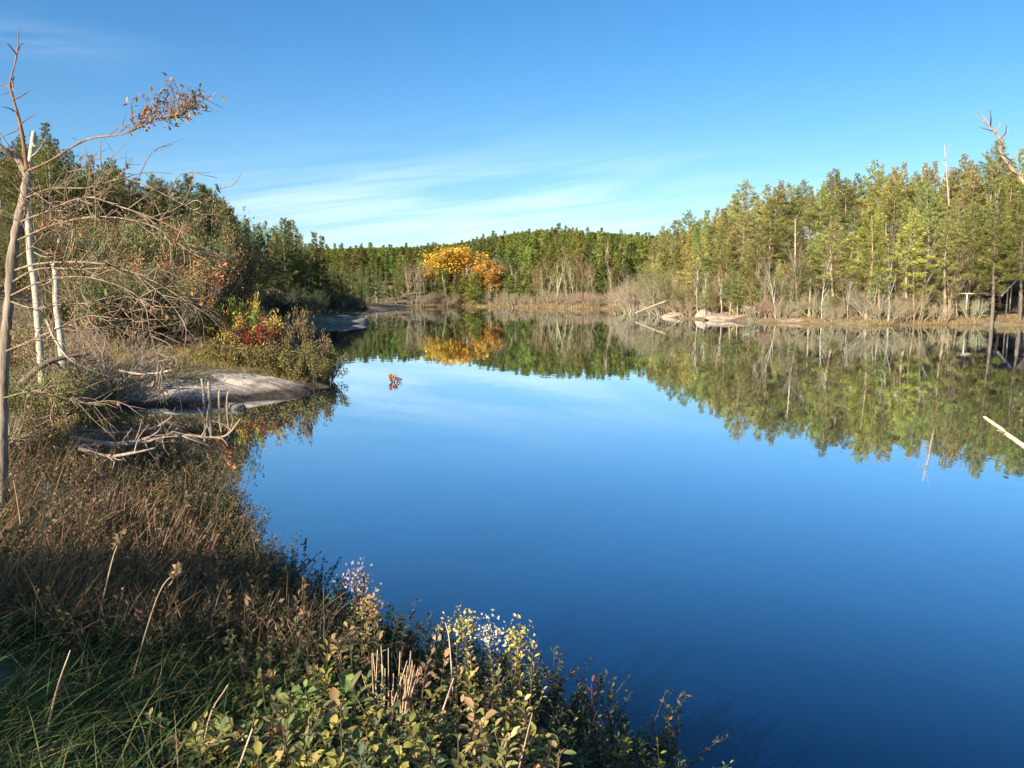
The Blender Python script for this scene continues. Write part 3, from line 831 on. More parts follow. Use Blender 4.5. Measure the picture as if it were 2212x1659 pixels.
# the hill brush on the left
KIND_L = [('bush', 'shrub', (.20, .20, .07), 'olive leafy shrub', 8), ('bush', 'shrub', (.25, .19, .085), 'tan-leaved shrub', 4), ('thicket', 'bare_shrub', (.22, .15, .085), 'brown twiggy shrub', 3), ('bush', 'shrub', (.10, .145, .05), 'deep green shrub', 6), ('bush', 'shrub', (.40, .19, .08), 'rust-leaved shrub', 1.6)]
wts = np.array([k[4] for k in KIND_L], float); wts /= wts.sum()
for row, (y0, y1, n, where) in enumerate([(25.5, 30, 30, 'low on the left slope'), (31, 37, 36, 'midway up the left slope'), (38, 50, 40, 'atop the left slope')]):
    for i in range(n):
        y = lr.uniform(y0, y1)
        umax = [380, 430, 500][row]
        u = -70 + (umax + 70) * (i + lr.random()) / n
        x = (u - CU) / FPX * y
        if shore_dist(np.array([x]), np.array([y]))[0] < .8: continue
        kd = KIND_L[int(lr.choice(len(KIND_L), p=wts))]
        sk = np.interp(u, *SK_L)
        vt = [lr.uniform(510, 640), lr.uniform(420, 520), sk + abs(lr.normal()) * 22][row]
        h, z = hgt_for(x, y, vt, 1.6, [3.6, 4.6, 7.0][row])
        plant(kd[0], kd[1], 'shrub', x, y, h, jit(kd[2], lr, .2), kd[3], where, 'shrubs on the left slope', z, [.95, .95, .7][row] * (1 if h < 4 else .85), jit((.82, .70, .56), lr))
for u, vt, y, c, lab in [(130, 268, 37, (1.2, 1.2, 1.1), 'small dark pine on the left skyline with a pointed top'), (215, 338, 40, (1.0, 1.0, 1.1), 'dark round-headed conifer right of the pointed pine on the left skyline'),
                         (265, 345, 42, (1.1, 1.1, 1), 'grey-green conifer in the middle of the left skyline'), (352, 380, 46, (1.3, 1.3, 1), 'light green young conifer beside the orange-leaved tree'), (25, 300, 34, (1.1, 1.1, 1), 'broad green pine at the left edge behind the white trunks'),
                         (490, 432, 62, (1.2, 1.15, 1.05), 'tall grey-green conifer just right of the perched bird'), (75, 292, 38, (.9, 1.0, 1.0), 'dense green pine behind the fork of the white-barked tree')]:
    x = (u - CU) / FPX * y
    h, z = hgt_for(x, y, vt, 2.5, 9)
    plant('pine', 'pine_tree', 'tree', x, y, h, c, '', '', 'conifers on the left skyline', z, 1.35)
    TREES.pop()['o']['label'] = lab
for i in range(34):
    y = lr.uniform(9.5, 24); u = lr.uniform(-60, 250 if y > 17 else 60)
    x = (u - CU) / FPX * y
    if shore_dist(np.array([x]), np.array([y]))[0] < .35: continue
    h, z = hgt_for(x, y, lr.uniform(690, 800) + (60 if y < 14 else -40), .5, 2.6)
    kd = [('thicket', 'bare_shrub', (.20, .14, .08), 'brown tangled shrub'), ('bush', 'shrub', (.26, .19, .08), 'straw-leaved shrub'), ('bush', 'shrub', (.17, .20, .045), 'yellow-green shrub')][int(lr.choice(3, p=[.65, .2, .15]))]
    plant(kd[0], kd[1], 'shrub', x, y, h, jit(kd[2], lr, .2), kd[3], 'behind the near forked tree', 'shrubs behind the forked tree', z, 1.1, jit((.82, .70, .56), lr))
for i in range(34):
    y = lr.uniform(41, 60); u = 60 + 470 * (i + lr.random()) / 34
    x = (u - CU) / FPX * y
    h, z = hgt_for(x, y, np.interp(u, *SK_L) + abs(lr.normal()) * 14, 2.5, 12)
    dk = lr.random() < .5
    plant('spruce' if dk else 'pine', 'spruce_tree' if dk else 'pine_tree', 'tree', x, y, h, jit((1.4, 1.3, 1.1) if dk else (1, 1, 1), lr), 'dark spruce' if dk else 'olive pine', 'behind the left slope', 'conifers behind the left slope', z, 1.25)
for i in range(30):
    u = 560 + 250 * lr.random()
    y = np.interp(u, [560, 640, 700, 775, 810], [60, 66, 78, 92, 112]) + 2 + 6 * lr.random()
    x = (u - CU) / FPX * y
    if shore_dist(np.array([x]), np.array([y]))[0] < .5: continue
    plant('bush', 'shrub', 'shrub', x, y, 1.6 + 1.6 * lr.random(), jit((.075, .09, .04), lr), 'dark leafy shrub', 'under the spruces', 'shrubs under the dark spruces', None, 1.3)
RUST = [(2, (.40, .15, .05)), (2, (.34, .20, .07)), (1, (.45, .24, .07))]
reg('rust', [make_broad(120 + i, 6, 2, (7, 5, 3), .12, 5, RUST, .2, .75, .07, .45, .15, .12) for i in range(2)], 'trunk', 'crown', M_BARK, M_LEAF)
for u, vt, y, wd, lab in [(425, 372, 44, 1.0, 'orange-leaved tree on the left skyline beside the perched bird'), (400, 470, 36, 1.1, 'rusty brown-leaved tree below the orange-leaved one on the left slope'),
                          (515, 515, 58, .9, 'salmon-orange tree in front of the dark spruces')]:
    x = (u - CU) / FPX * y
    h, z = hgt_for(x, y, vt, 2.5, 9)
    plant('rust', 'rust_leaved_tree', 'tree', x, y, h, (1, 1, 1), '', '', 'orange-leaved trees on the left slope', z, wd, nominal=5.5)
    TREES.pop()['o']['label'] = lab

# rock point: a low granite slab
def slab():
    rng = np.random.default_rng(3)
    n1, n2 = 300, 130
    A, B = np.array([-13.0, 20.4]), np.array([-5.35, 24.9])
    ax = B - A; L = np.linalg.norm(ax); ax /= L; nx = np.array([-ax[1], ax[0]])
    s = np.linspace(0, 1, n1); t = np.linspace(-1, 1, n2)
    S, T = np.meshgrid(s, t)
    wd = 2.6 * np.sin(np.pi * np.clip(S * .93 + .05, 0, 1)) ** .6 + .1
    X = A[0] + ax[0] * L * S + nx[0] * wd * T + .1 * np.sin(S * 23) * nx[0]
    Y = A[1] + ax[1] * L * S + nx[1] * wd * T + .1 * np.sin(S * 23) * nx[1]
    prof = np.clip(1 - np.abs(T) ** 3.2, 0, 1) ** .7
    end = np.clip(np.sin(np.pi * np.clip(S, 0, 1)), 0, 1) ** .45
    Z = -.5 + prof * end * (.98 + .26 * T - .22 * S) + .05 * wob(X * 1.3, Y * 1.3) * prof + .02 * wob(X * 5, Y * 5) * prof + .045 * np.tanh(6 * np.sin(X * 1.1 + Y * 2.3 + .6 * np.sin(X * 2))) * prof - .05 * np.exp(-(np.sin(X * .9 - Y * 1.7 + .4 * np.sin(Y * 3)) / .10) ** 2) * prof + .012 * wob(X * 11, Y * 11) * prof
    c = np.array([-9.0, 22.8, 0])
    mb = MB()
    i = np.arange(n2 - 1)[:, None] * n1 + np.arange(n1 - 1)[None]
    mb.add(np.stack([X, Y, Z + .08], -1) - c, np.stack([i, i + 1, i + n1 + 1, i + n1], -1).reshape(-1, 4))
    return tag(mb.build('rock_slab', M_ROCKWET, None, True, (1.12, 1.0, .85), c), 'long low grey granite slab sloping into the water at the left point', 'rock')
slab()
for k, (u, v, s, lab) in enumerate([(730, 698, 2.6, 'shaded smooth rock ledge in front of the dark spruces'), (668, 704, 2.0, 'small shaded rock beside the smooth ledge under the spruces')]):
    p = GP(u, v)
    boulder('boulder', (p[0] - .5, p[1] + 1.2, -.05), (s * 1.5, s * .9, s * .36), lab, 'rocks below the dark spruces', 60 + k, color=(.55, .55, .58))  # shade on these pale rocks is put into their darkened colour
L_ = 'shrubs on the rock point'
for u, y, hp, wd, kind, c, lab in [
    (547, 27.5, 104, .45, 'low', (.24, .05, .042), 'crimson-leaved shrub standing on the rock point'),
    (518, 28.0, 112, .7, 'low', (.36, .27, .06), 'yellow-green shrub just left of the crimson one'),
    (455, 29.0, 124, .6, 'low', (.42, .24, .05), 'orange-yellow leaved shrub left of the yellow-green one'),
    (486, 28.5, 122, .5, 'low', (.20, .26, .05), 'bright green sapling between the orange and yellow-green shrubs'),
    (617, 28.0, 132, .36, 'low', (.17, .13, .06), 'slim pointed dark brown-green sapling right of the crimson shrub'),
    (648, 27.2, 92, .65, 'low', (.17, .13, .07), 'brown-green shrub at the right side of the pointed sapling'),
    (678, 26.3, 62, .9, 'low', (.16, .15, .055), 'low olive shrub overhanging the water at the tip of the point'),
    (600, 26.2, 64, 1.1, 'low', (.17, .16, .055), 'low olive shrub above the middle of the slab'),
    (548, 25.8, 58, 1.1, 'low', (.22, .18, .065), 'tan-olive low shrub below the crimson one'),
    (640, 25.6, 55, 1.1, 'low', (.20, .17, .06), 'spreading tan-green shrub on the slab between two olive ones'),
    (500, 26.0, 52, 1.1, 'low', (.23, .19, .07), 'straw-coloured low shrub behind the slab, left of the tan-olive one'),
    (690, 26.0, 48, .9, 'thicket', (.20, .10, .06), 'rusty twiggy shrub leaning over the water at the point'),
    (440, 26.5, 50, 1.2, 'thicket', (.22, .16, .08), 'grey tangle of twigs behind the left half of the slab'),
    (400, 27.0, 80, 1.1, 'thicket', (.20, .13, .08), 'tall grey-brown brush left of the orange-yellow shrub'),
    (350, 27.5, 60, 1.2, 'thicket', (.22, .15, .08), 'grey-brown brush above the left end of the slab')]:
    shrub_at(kind, 'shrub' if kind == 'low' else 'bare_shrub', u, 0, y, hp, c, '', '', L_, wd, (.9, .8, .7), lab)
def patch_grass(name, pts, seed, n, L, W, cols, bend=.5, k=3, jx=1.0):
    rng = np.random.default_rng(seed)
    c = np.array(pts)[rng.integers(len(pts), size=n)]
    x = c[:, 0] + rng.normal(0, jx, n); y = c[:, 1] + rng.normal(0, jx, n)
    s = shore_dist(x, y); q = s > .05
    x, y = x[q], y[q]; m = len(x)
    root = np.stack([x, y, height(x, y) - .02], 1)
    mb = MB()
    lean = norm(np.stack([rng.normal(0, .35, m), rng.normal(0, .35, m), np.ones(m)], 1))
    blades(mb, root, lean, L * (.4 + .9 * rng.random(m)), W, pick(rng, m, cols, .22), rng, k, bend)
    return tag(mb.build(name, M_GRASS), kind='stuff')
STRAW = [(3, (.34, .26, .10)), (2, (.22, .21, .06)), (1, (.15, .18, .05)), (1, (.38, .22, .09))]
patch_grass('dry_grass', [((u - CU) / FPX * y, y) for u, y in [(330, 25.5), (380, 25.5), (430, 26), (480, 26), (520, 25.8), (570, 26), (620, 26), (660, 26.2), (300, 26), (250, 25), (150, 24), (80, 23), (40, 20), (100, 21)]], 81, 11000, .30, .016, STRAW, jx=.8)
patch_grass('green_weeds', [((u - CU) / FPX * y, y) for u, y in [(40, 18), (70, 17.5), (100, 18.5), (140, 18), (20, 16.5), (180, 18.5), (250, 21), (300, 21.5)]], 82, 7000, .55, .03, [(2, (.14, .19, .03)), (2, (.10, .15, .03)), (1, (.28, .22, .05))], jx=.6)

# ------------------------------------------------------------------ things in and over the cove
def sprig():
    p = GP(851, 825)
    e = empty('leafy_sprig', (p[0], p[1], -.05), 'orange-leaved sprig poking out of the open water near the point', 'plant')
    rng = np.random.default_rng(9)
    st, lf = MB(), MB()
    C, D = [], []
    for k in range(9):
        a = 6.28 * k / 9 + rng.random() * .4; el = .25 + 1.1 * rng.random()
        d = np.array([math.cos(a) * math.cos(el), math.sin(a) * math.cos(el), math.sin(el)])
        q = d * .20 + np.array([0, 0, .02])
        tube(st, [(0, 0, -.1), q * .5, q], [.014, .010, .006], 4)
        for j in range(3):
            C.append(q * (.55 + .2 * j)); D.append(norm(d + .5 * rdir(rng, 1)[0] + [0, 0, .3]))
    C, D = np.array(C), np.array(D)
    leaves8(lf, C, D, np.tile([[0, 0, 1.0]], (len(C), 1)), .16, .10, pick(rng, len(C), [(2, (.50, .16, .06)), (1, (.55, .25, .15)), (1, (.40, .10, .04))]), rng)
    st.build('stems', M_BARK, e, color=(.3, .2, .18)); lf.build('leaves', M_LEAF, e, color=(1, 1, 1))
sprig()
def bird():
    p = PT(470, 412, 43)
    s = 0.36
    e = empty('bird', p, 'small dark bird perched upright beside the orange-leaved tree', 'bird', rz=.4)
    mb = MB()
    pts = np.array([(.42, 0, -.42), (.30, 0, -.18), (.14, 0, .08), (0, 0, .34), (-.06, 0, .60), (-.08, 0, .80), (-.16, 0, .90), (-.30, 0, .88), (-.48, 0, .84)]) * s
    tube(mb, spline(pts, 4), np.interp(np.linspace(0, 8, 33), range(9), np.array([.05, .09, .18, .24, .21, .15, .14, .07, .01]) * s), 10)
    mb.build('body', noisy('dark_plumage', [(.3, (.02, .022, .026)), (.7, (.05, .055, .065))], 8, 4, .6, .1), e, True)
    for y in (-.06, .06):
        m2 = MB(); tube(m2, np.array([(.04, y, .16), (-.02, y, -.06)]) * s, .022 * s, 5)
        m2.build('leg', M_BARK, e, color=(.4, .3, .3))
    b = MB()
bird()
# its perch: a bare twig rising from the brush
perch = PT(470, 412, 43)
branchy('bare_branch', [np.array([perch[0] - .9, 43.2, H(perch[0] - .9, 43.2)]), perch + [-.35, .1, -1.2], perch + [0, 0, -.02], perch + [.9, 0, .35], PT(522, 372, 43)], (.05, .012), 'thin bare branch curving up to the right under the perched bird', 'branch', None, M_DEAD, (.8, .7, .65), 7, .4, 12)
# broken stakes at the edge of the slab
for k, (u, v, hp, r) in enumerate([(446, 884, 68, .04), (458, 884, 60, .05), (478, 886, 44, .035), (495, 886, 42, .03)]):
    p = GP(u, v); h = hp / FPX * p[1]
    mb = MB(); rng = np.random.default_rng(k)
    tube(mb, spline([(0, 0, -.6), (.01, 0, h * .5), (.03 * (k - 1), 0, h)], 4), np.linspace(r, r * .7, 9), 7)
    tag(mb.build('wooden_stake', M_DEAD, None, True, (.95, .85, .75), (p[0], p[1] - .15, 0)), ['tallest weathered stake in the water below the slab, leftmost', 'thick weathered stake right beside the tallest one', 'third weathered stake from the left at the slab foot', 'short thin stake, rightmost of the four at the slab foot'][k], 'stake', 'weathered stakes at the foot of the slab')
p = GP(505, 880)
boulder('boulder', (p[0] + .1, p[1] - .2, .0), (.30, .2, .17), 'small grey rock in the water beside the wooden stakes', None, 77, color=(.5, .45, .4))
DR = 'dead branches lying over the cove'
def drift(pxs, d, r, label, seed, tw, tl=.5, color=(1.0, .86, .76)):
    pts = [PT(u, v, d + dd) for u, v, dd in pxs]
    r = (r[0] * .72, r[1] * .8)
    return branchy('dead_branch', pts, r, label, 'branch', DR, M_DEAD, color, tw, tl * .85, seed, 'side_branch', .02, 7, 6)
drift([(150, 945, -.3), (250, 960, -.1), (330, 945, 0), (400, 940, .1), (450, 945, .2), (490, 940, .3), (520, 905, .4)], 11.4, (.055, .014), 'long grey dead branch reaching out over the cove to an upturned tip', 1, 10, .55)
drift([(120, 972, -.3), (200, 962, 0), (290, 958, .2), (350, 945, .3), (385, 925, .4)], 11.0, (.05, .016), 'gnarled grey dead branch lying in front of the long upturned one', 2, 12, .5)
drift([(90, 938, .3), (180, 930, .3), (260, 934, .4), (330, 925, .5), (372, 900, .6)], 12.0, (.05, .014), 'grey forked dead branch behind the long upturned one', 3, 10, .5)
drift([(170, 968, -.5), (230, 985, -.4), (290, 978, -.4), (335, 968, -.3)], 10.6, (.045, .014), 'short twisted dead branch lowest over the cove', 4, 8, .4)
drift([(-40, 906, 0), (60, 900, .1), (150, 896, .3), (205, 880, .6)], 15.8, (.05, .02), 'straight grey branch lying across the weeds behind the near tree', 5, 4, .35)
drift([(255, 800, 0), (300, 808, .2), (340, 806, .3), (370, 800, .3)], 20.2, (.05, .03), 'pale driftwood stick lying on the left end of the slab', 6, 2, .2, (1.5, 1.35, 1.2))
drift([(40, 835, 0), (90, 790, 0), (140, 772, .2), (190, 765, .4)], 12.5, (.09, .03), 'dark leaning limb rising right from the near tree', 7, 4, .5, (.45, .38, .34))
drift([(40, 850, 0), (110, 828, .1), (165, 822, .2), (210, 842, .3)], 12.0, (.06, .02), 'dark arching limb under the leaning one beside the near tree', 8, 4, .4, (.45, .38, .34))
drift([(100, 690, 0), (120, 735, 0), (150, 775, 0), (200, 800, .2), (240, 815, .4)], 11.5, (.03, .014), 'thin pale curved stick hanging in front of the white trunks', 9, 2, .3, (1.35, 1.15, 1.0))

# leaning dead tree and pole reaching in from the right
def lean_tree():
    b = np.array([6.5, 4.3, H(6.5, 4.3)])
    D = 5.5
    e = empty('dead_tree', b, 'pale leaning dead tree top reaching in from the right edge against the sky', 'tree')
    P_ = [(0, 0, -.2), np.array([4.9, 4.9, 2.1]) - b, PT(2212, 395, D) - b, PT(2165, 305, D) - b, PT(2106, 246, D) - b]
    p = spline(P_, 7)
    mb = MB(); tube(mb, p, np.interp(np.linspace(0, 1, len(p)), [0, .4, .55, .75, 1], [.040, .018, .011, .006, .0015]), 8)
    mb.build('trunk', M_DEAD, e, True, (1.15, 1.0, .72))
    rng = np.random.default_rng(17)
    for (u, v, u2, v2) in [(2130, 268, 2118, 240), (2140, 270, 2138, 232), (2148, 290, 2160, 262), (2160, 300, 2174, 268), (2165, 305, 2182, 272), (2150, 285, 2116, 275), (2170, 318, 2140, 300), (2182, 345, 2150, 325), (2188, 350, 2206, 318), (2200, 380, 2170, 350), (2208, 392, 2230, 360), (2150, 285, 2128, 252)]:
        a, c = PT(u, v, D) - b, PT(u2, v2, D + rng.normal(0, .08)) - b
        m2 = MB(); tube(m2, spline([a, (a + c) / 2 + rng.normal(0, .012, 3), c], 3), np.linspace(.005, .0015, 7), 5)
        m2.build('branch', M_DEAD, e, True, (1.1, .85, .55))
lean_tree()
branchy('bare_pole', [np.array([5.4, 3.5, H(5.4, 3.5)]), np.array([3.9, 3.8, 1.35]), PT(2212, 964, 4.0), PT(2170, 932, 4.0), PT(2126, 901, 4.0)], (.017, .0085), 'bleached bare pole sticking out over the water from the right edge', 'pole', None, M_DEAD, (1.9, 1.7, 1.45), 2, .06, 5)

# ------------------------------------------------------------------ near tree with a forked top and white trunks on the left
def limb(mb, pxs, r0, r1, sides=6, n=5, origin=(0, 0, 0)):
    p = spline([PT(u, v, d) for u, v, d in pxs], n) - np.array(origin)
    kn = np.random.default_rng(int(pxs[0][0] * 7 + pxs[-1][1]) % 9999 + 5)
    tube(mb, p, np.linspace(r0, r1, len(p)) * (1 + .12 * kn.normal(size=len(p))), sides)
    return p
NEARG = [(3, (.46, .26, .09)), (2, (.40, .32, .10)), (1.3, (.50, .14, .07)), (1, (.22, .21, .07))]
def near_tree():
    x0, y0 = PT(2, 1200, 7.2)[0], 7.2
    b = np.array([x0, y0, H(x0, y0)])
    e = empty('forked_tree', b, 'thin grey bare tree at the left edge, forked, with long arching boughs', 'tree')
    mb = MB()
    limb(mb, [(0, 1260, 7.2), (4, 1000, 7.2), (8, 800, 7.25), (20, 640, 7.3), (32, 520, 7.3), (52, 430, 7.3), (60, 375, 7.3)], .052, .040, 10, 6, b)
    limb(mb, [(60, 385, 7.3), (40, 345, 7.3), (8, 322, 7.2), (-60, 280, 7.1)], .036, .015, 8, 5, b)
    mb.build('trunk', M_BARK, e, True, (1.05, 1.05, 1.0))
    rng = np.random.default_rng(77)
    tops = [[(60, 380, 7.3), (52, 320, 7.3), (44, 270, 7.3), (28, 210, 7.3), (22, 180, 7.3), (36, 120, 7.3), (41, 62, 7.3)]]
    for t in tops:
        m2 = MB(); p = limb(m2, t, .020, .003, 6, 6, b)
        for (u, v, u2, v2) in [(30, 165, 0, 205), (40, 108, 52, 95), (36, 118, 15, 95), (25, 215, 66, 195), (24, 190, -10, 180), (26, 175, 48, 200), (44, 268, 78, 245), (44, 262, 5, 295), (30, 240, 0, 230)]:
            a, c = PT(u, v, 7.3) - b, PT(u2, v2, 7.3 + rng.normal(0, .15)) - b
            tube(m2, spline([a, (a + c) / 2 + rng.normal(0, .02, 3), c], 3), np.linspace(.008, .002, 7), 4)
        m2.build('leader', M_BARK, e, True, (.95, .6, .45))
    boughs = [
        ([(62, 368, 7.3), (110, 345, 7.2), (180, 315, 7.1), (260, 290, 7.0), (330, 275, 6.9), (372, 255, 6.9), (412, 240, 6.8)], .026, .004, 'leafy'),
        ([(42, 480, 7.3), (90, 450, 7.0), (170, 432, 6.8), (260, 440, 6.6), (340, 475, 6.5), (430, 520, 6.4)], .020, .006, ''),
        ([(35, 520, 7.3), (120, 480, 7.0), (230, 462, 6.8), (330, 490, 6.6), (420, 545, 6.5), (500, 590, 6.4)], .022, .005, ''),
        ([(28, 585, 7.3), (80, 570, 7.1), (150, 562, 6.9), (240, 565, 6.8), (330, 615, 6.7), (420, 660, 6.6), (480, 690, 6.6)], .022, .005, ''),
        ([(25, 610, 7.3), (90, 590, 7.0), (170, 578, 6.9), (270, 592, 6.8), (340, 640, 6.7), (395, 690, 6.6)], .020, .005, ''),
        ([(50, 430, 7.3), (120, 405, 7.1), (190, 400, 6.9), (280, 405, 6.8), (380, 432, 6.6), (470, 470, 6.5)], .018, .004, ''),
        ([(20, 640, 7.3), (100, 610, 7.0), (200, 590, 6.8), (300, 640, 6.7), (320, 740, 6.6), (352, 820, 6.5), (400, 845, 6.4)], .016, .004, 'tuft'),
        ([(10, 760, 7.25), (60, 740, 7.0), (120, 700, 6.9), (200, 690, 6.8), (290, 720, 6.7)], .016, .004, ''),
        ([(55, 400, 7.3), (90, 420, 7.1), (140, 460, 7.0), (175, 520, 6.9)], .012, .003, ''),
        ([(30, 560, 7.3), (70, 520, 7.2), (130, 470, 7.1), (170, 420, 7.1)], .010, .003, ''),
        ([(20, 650, 7.3), (70, 660, 7.1), (150, 645, 7.0), (240, 660, 6.9), (330, 700, 6.8)], .014, .003, ''),
        ([(6, 860, 7.2), (70, 850, 7.0), (130, 862, 6.9), (220, 880, 6.8)], .012, .003, '')]
    for pl, r0, r1, kind in boughs:
        m2 = MB(); p = limb(m2, [pl[0]] + [(u + rng.normal(0, 6), v + rng.normal(0, 7), d) for u, v, d in pl[1:]], r0 * .5, r1 * .5, 5, 5, b)
        lf = MB(); C, D = [], []
        for k in range(26 if kind != 'leafy' else 40):
            i = int((.2 + .78 * rng.random()) * (len(p) - 1)) if kind != 'leafy' else int((.42 + .57 * rng.random() ** .8) * (len(p) - 1))
            d = norm(norm(p[min(i + 1, len(p) - 1)] - p[max(i - 1, 0)]) * .7 + rdir(rng, 1)[0] * .7 + ([0, 0, .55] if kind == 'leafy' else [0, 0, .1]))
            L = .18 + .4 * rng.random()
            if kind == 'leafy': L = .08 + .30 * rng.random()
            q = spline([p[i], p[i] + d * L * .5, p[i] + norm(d + rng.normal(0, .35, 3)) * L], 3)
            tube(m2, q, np.linspace(.0055, .0018, 7), 4)
            for j in range(2):
                d3 = norm(d + rdir(rng, 1)[0]); tube(m2, [q[3 + j], q[3 + j] + d3 * L * .4], [.003, .0012], 3, cap=False)
            nl = (9 if rng.random() < .6 else 2) if kind == 'leafy' else (2 if kind == 'tuft' else (int(rng.integers(1, 3)) if rng.random() < .6 else 0))
            for j in range(nl):
                C.append(q[rng.integers(3, 7)] + rng.normal(0, .03, 3)); D.append(norm(d + 1.2 * rdir(rng, 1)[0]))
        ob = m2.build('bough', M_BARK, e, True, (1.05, .95, .82) if kind != 'leafy' else (1.0, .75, .6))
        if C:
            C, D = np.array(C), np.array(D)
            leaves8(lf, C, D, np.tile([[0, 0, 1.0]], (len(C), 1)), (.056 if kind == 'leafy' else .05) * (.7 + .6 * rng.random(len(C))), .022, pick(rng, len(C), NEARG if kind == 'leafy' else [(2, (.42, .17, .06)), (1, (.30, .20, .08)), (1, (.22, .22, .07))], .2), rng)
            lf.build('leaves', M_LEAF, ob)
near_tree()
def white_trunk(pxs, r, label, stubs, seed):
    p0 = PT(*pxs[0]); zg = H(p0[0], p0[1])
    b = np.array([p0[0], p0[1], zg])
    e = empty('birch_tree', b, label, 'tree', 'white trunks by the near tree')
    mb = MB()
    pts = [(b + [0, 0, -.1])] + [PT(*q) for q in pxs]
    p = spline(pts, 5) - b
    tube(mb, p, np.linspace(r, r * .6, len(p)), 9)
    mb.build('trunk', M_BIRCH, e, True, (.82, .76, .66))
    rng = np.random.default_rng(seed)
    for k in range(stubs):
        i = int((.35 + .62 * (k + rng.random()) / stubs) * (len(p) - 1)); d = norm(rdir(rng, 1)[0] + [0, -.1, .5]); L = .25 + .5 * rng.random()
        m2 = MB(); tube(m2, spline([p[i], p[i] + d * L * .5, p[i] + d * L + [0, 0, .1]], 3), np.linspace(r * .3, r * .08, 7), 5)
        m2.build('branch', M_BIRCH, e, True, (.7, .62, .52))
white_trunk([(78, 640, 13), (66, 560, 13), (60, 450, 13), (58, 400, 13), (66, 340, 13), (73, 286, 13)], .060, 'slim white trunk with a broken top beside the forked tree', 8, 1)
white_trunk([(132, 740, 15), (122, 660, 15), (120, 590, 15), (114, 570, 15)], .075, 'thicker white birch trunk lower down, right of the slim one', 4, 2)

# ------------------------------------------------------------------ near bank: grass, weeds and plants
def scatter(n, rng, umin, umax, dmin, dmax, smin=.1):
    d = dmin + (dmax - dmin) * rng.random(n) ** 1.3
    u = rng.uniform(umin, umax, n)
    x = (u - CU) / FPX * d
    q = shore_dist(x, d) > smin
    x, d = x[q], d[q]
    return np.stack([x, d, height(x, d) - .02], 1)
g = np.random.default_rng(90)
def near_grass():
    rt = scatter(26000, g, -260, 900, 1.9, 8.5)
    q = (wob(rt[:, 0] * 1.2, rt[:, 1] * 1.2) + g.normal(0, .5, len(rt)) - .12 * (rt[:, 0] + 2.2) > -.4)
    rt = rt[q]; m = len(rt)
    lean = norm(np.stack([g.normal(.15, .5, m) + .5 * wob(rt[:, 0] * 2.3, rt[:, 1] * 2.3), g.normal(0, .5, m), np.ones(m)], 1))
    mb = MB()
    blades(mb, rt, lean, .36 * (.35 + 1.1 * g.random(m) ** 1.5), .0045 + .005 * g.random(m), pick(g, m, [(3, (.045, .085, .022)), (2, (.07, .11, .03)), (1, (.15, .14, .05)), (1, (.22, .17, .08))], .2), g, 5, .7)
    tag(mb.build('grass', M_GRASS), kind='stuff')
    rt = scatter(9000, g, -100, 700, 4.5, 13.5)
    q = wob(rt[:, 0] * .9 + 2, rt[:, 1] * .9) + g.normal(0, .35, len(rt)) > -.15
    rt = rt[q]; m = len(rt)
    lean = norm(np.stack([g.normal(.12, .3, m), g.normal(0, .3, m), np.ones(m)], 1))
    mb = MB()
    blades(mb, rt, lean, .55 * (.5 + .8 * g.random(m)), .009, pick(g, m, [(3, (.24, .14, .075)), (2, (.30, .19, .11)), (1, (.16, .13, .05))], .2), g, 4, .35)
    tag(mb.build('dry_grass', M_GRASS), kind='stuff')
near_grass()
def weeds(name, seed, n, umin, umax, dmin, dmax, hh, cols, leaf=.035, per=26, smin=.05):
    """low mixed undergrowth: thin stems with small leaves, as one mass"""
    rng = np.random.default_rng(seed)
    rt = scatter(n, rng, umin, umax, dmin, dmax, smin)
    mb = MB(); C, D = [], []
    for r in rt:
        L = hh * (.4 + .9 * rng.random()); d = norm(np.array([rng.normal(.05, .3), rng.normal(0, .3), 1]))
        p = spline([r, r + d * L * .5, r + d * L + rng.normal(0, .12 * L, 3)], 3)
        tube(mb, p, np.linspace(.0035, .0015, 7), 3, (.16, .11, .06), cap=False)
        k = int(per * (.5 + rng.random()))
        t = (.2 + .8 * rng.random(k)) * 6; i = np.minimum(t.astype(int), 5)
        C.append(p[i] + (p[i + 1] - p[i]) * (t - i)[:, None]); D.append(norm(rdir(rng, k) + d * .6))
    C, D = np.concatenate(C), np.concatenate(D); k = len(C)
    leaves4(mb, C, D, leaf * (.6 + .8 * rng.random(k)), leaf * .42 * (.6 + .8 * rng.random(k)), pick(rng, k, cols, .22), rng)
    tag(mb.build(name, M_LEAF), kind='stuff')
DKG = [(3, (.06, .09, .04)), (2, (.09, .10, .045)), (1, (.15, .11, .06)), (.5, (.2, .13, .06))]
weeds('undergrowth', 90, 420, -140, 640, 4.6, 9.8, .62, [(2, (.24, .13, .07)), (2, (.16, .13, .05)), (1, (.30, .19, .10)), (1, (.08, .10, .04))], .045, 22)
weeds('undergrowth', 91, 1300, -60, 760, 4.2, 11.5, .42, [(2, (.10, .10, .045)), (2, (.18, .12, .07)), (2, (.07, .095, .04)), (.6, (.26, .17, .09))], .034, 24)
weeds('undergrowth', 92, 420, 480, 1480, 3.4, 8.5, .34, DKG, .036, 30, -.1)


